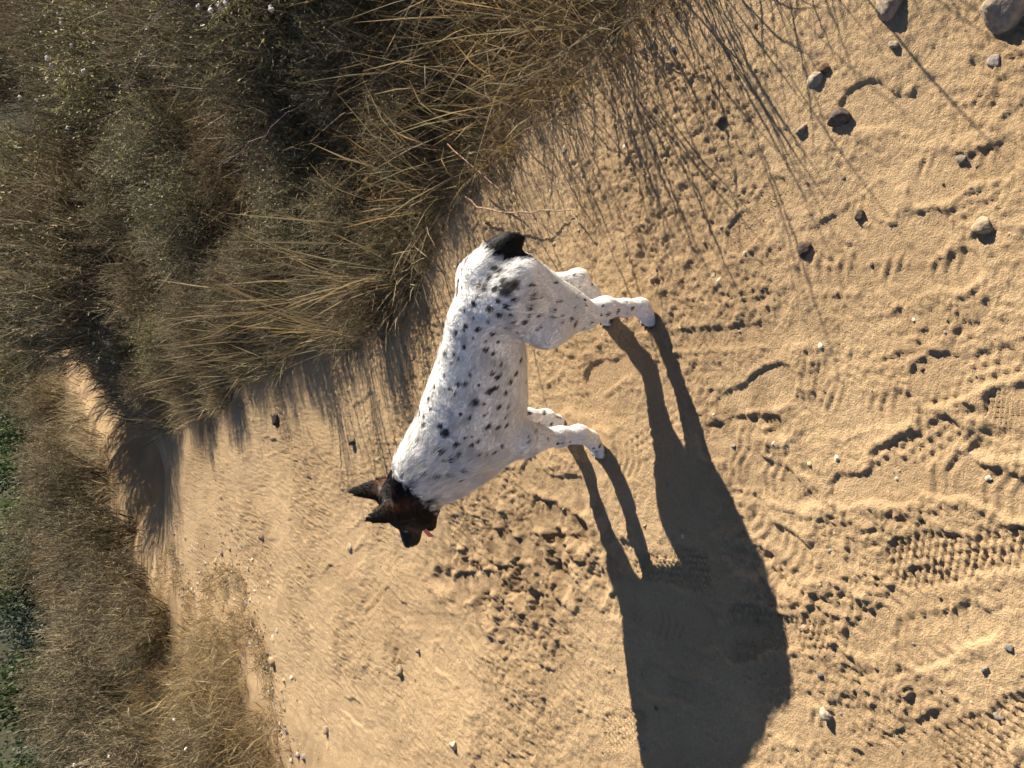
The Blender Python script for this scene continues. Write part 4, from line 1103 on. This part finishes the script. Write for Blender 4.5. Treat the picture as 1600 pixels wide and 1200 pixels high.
# ------------------------------------------------------------------ trees down in the canyon
def tree_proto(seed, h, w, pal):
    r_ = np.random.default_rng(seed)
    wood = []; n = 9
    a = r_.uniform(0, 6.28, n); t = np.linspace(0, 1, 5)[None, :, None]
    B = np.zeros((n, 3)); B[:, 2] = h * r_.uniform(.1, .3, n)
    Tp = np.stack([np.cos(a) * w * .38, np.sin(a) * w * .38, h * r_.uniform(.55, .92, n)], 1)
    pts = [(0, 0, -.4), (.05, .02, h * .2), (-.03, .05, h * .45), (.03, 0, h * .75)]
    trunk = tube_arr(pts, w * .05, w * .015)
    arms = [tube_arr([B[i], B[i] + (Tp[i] - B[i]) * .5 + np.array([0, 0, .1 * h]), Tp[i]], w * .022, w * .006) for i in range(n)]
    tv, tf, tc = join([trunk] + arms)
    # leaf clumps
    nc = 46; C0 = norm(r_.normal(size=(nc, 3))) * (r_.random((nc, 1)) ** .4) * np.array([w * .46, w * .46, h * .36]) + np.array([0, 0, h * .60])
    nl = 7000; ci = r_.integers(0, nc, nl)
    c = C0[ci] + r_.normal(0, 1, (nl, 3)) * w * .062
    d = norm(r_.normal(size=(nl, 3)) + np.array([0, 0, .2])); L = w * .028 * r_.uniform(.6, 1.4, nl)
    LP = c[:, None] + L[:, None, None] * d[:, None] * np.array([0, .5, 1])[None, :, None]
    pal = np.array(pal); clc = r_.uniform(.7, 1.3, nc)
    lc = pal[r_.integers(0, len(pal), nl)] * clc[ci][:, None] * r_.uniform(.8, 1.2, (nl, 1))
    lf = ribbons(LP, norm(np.cross(d, r_.normal(size=(nl, 3)))), np.array([.3, 1, .15])[None] * (L * .34)[:, None], lc)
    return (mesh_np('trunk', tv, tf, MAT_BARK, tc, True), mesh_np('crown', *lf[:2], MAT_LEAF, lf[2]))
def tube_arr(pts, r0, r1, seg=6):
    pts = np.array(pts, float); n = len(pts); V = []
    for i in range(n):
        d = norm(pts[min(i + 1, n - 1)] - pts[max(i - 1, 0)]); a = norm(np.cross(d, np.array([.31, .9, .1]))); b = np.cross(d, a)
        r = r0 + (r1 - r0) * i / (n - 1)
        for k in range(seg):
            q = 2 * np.pi * k / seg; V.append(pts[i] + (a * math.cos(q) + b * math.sin(q)) * r)
    F = np.array([(i * seg + k, i * seg + (k + 1) % seg, (i + 1) * seg + (k + 1) % seg, (i + 1) * seg + k) for i in range(n - 1) for k in range(seg)])
    V = np.array(V); return V, F, np.tile(np.array([.12, .085, .06]), (len(V), 1))
TREES = [tree_proto(301, 4.0, 3.8, [(.035, .055, .018), (.05, .07, .022), (.025, .04, .013)]),
         tree_proto(302, 3.6, 3.6, [(.06, .082, .024), (.078, .10, .03), (.04, .056, .018)]),
         tree_proto(303, 4.4, 3.6, [(.07, .085, .06), (.05, .065, .045), (.10, .115, .08)])]
TW = ['dark green', 'bright green', 'grey green']
r_ = random.Random(77)
placed = [(-10.2, 26, 2, .8), (-5.6, 28.5, 0, .8), (-14.4, 27.5, 0, .85), (-11.5, 27, 1, .75), (-9.2, 29, 0, .9), (-13.6, 25.5, 0, .8), (-7.4, 31, 2, .9), (-15.5, 29, 2, 1.0), (-12.2, 33, 0, 1.1), (-9.6, 36, 2, 1.1), (-6.2, 35, 0, 1.0), (-16, 35, 1, 1.1), (-4.4, 33, 1, .8), (-3.0, 37, 0, 1.1), (-1.0, 33, 0, .9), (.8, 36, 1, 1.0), (2.6, 34, 0, 1.0), (-13, 42, 0, 1.4), (-7, 43, 2, 1.4), (-1, 44, 0, 1.4), (4, 42, 2, 1.3), (-19, 40, 0, 1.4), (6.5, 38, 0, 1.2), (9, 41, 2, 1.3)]
pos_words = ['first', 'second', 'third', 'fourth', 'fifth', 'sixth', 'seventh', 'eighth', 'ninth', 'tenth', 'eleventh', 'twelfth', 'thirteenth']
order = sorted(range(len(placed)), key=lambda i: placed[i][0] / placed[i][1])
rank = {}
for i in order:
    k = placed[i][2]; rank[i] = sum(1 for j in order if placed[j][2] == k and order.index(j) < order.index(i))
for i, (x, y, k, s) in enumerate(placed):
    e = bpy.data.objects.new('canyon_tree', None); COL.objects.link(e)
    zb = float(gz_at(x, y)[0]) - .1
    dist = math.hypot(x, y)
    top = 1.5 - dist * math.tan(math.radians(r_.uniform(1.2, 3.0)))
    hgt = (4.0, 3.6, 4.4)[k]
    zs = max(.6, (top - zb) / (hgt * .98))
    e.location = (x, y, zb); e.rotation_euler = (0, 0, r_.uniform(0, 6.28)); e.scale = (s, s, zs)
    link('trunk', TREES[k][0], e); link('crown', TREES[k][1], e)
    tag(e, TW[k] + ' canyon tree at the left border, ' + pos_words[rank[i]] + ' of its shade from below', 'tree', 'trees in the canyon')
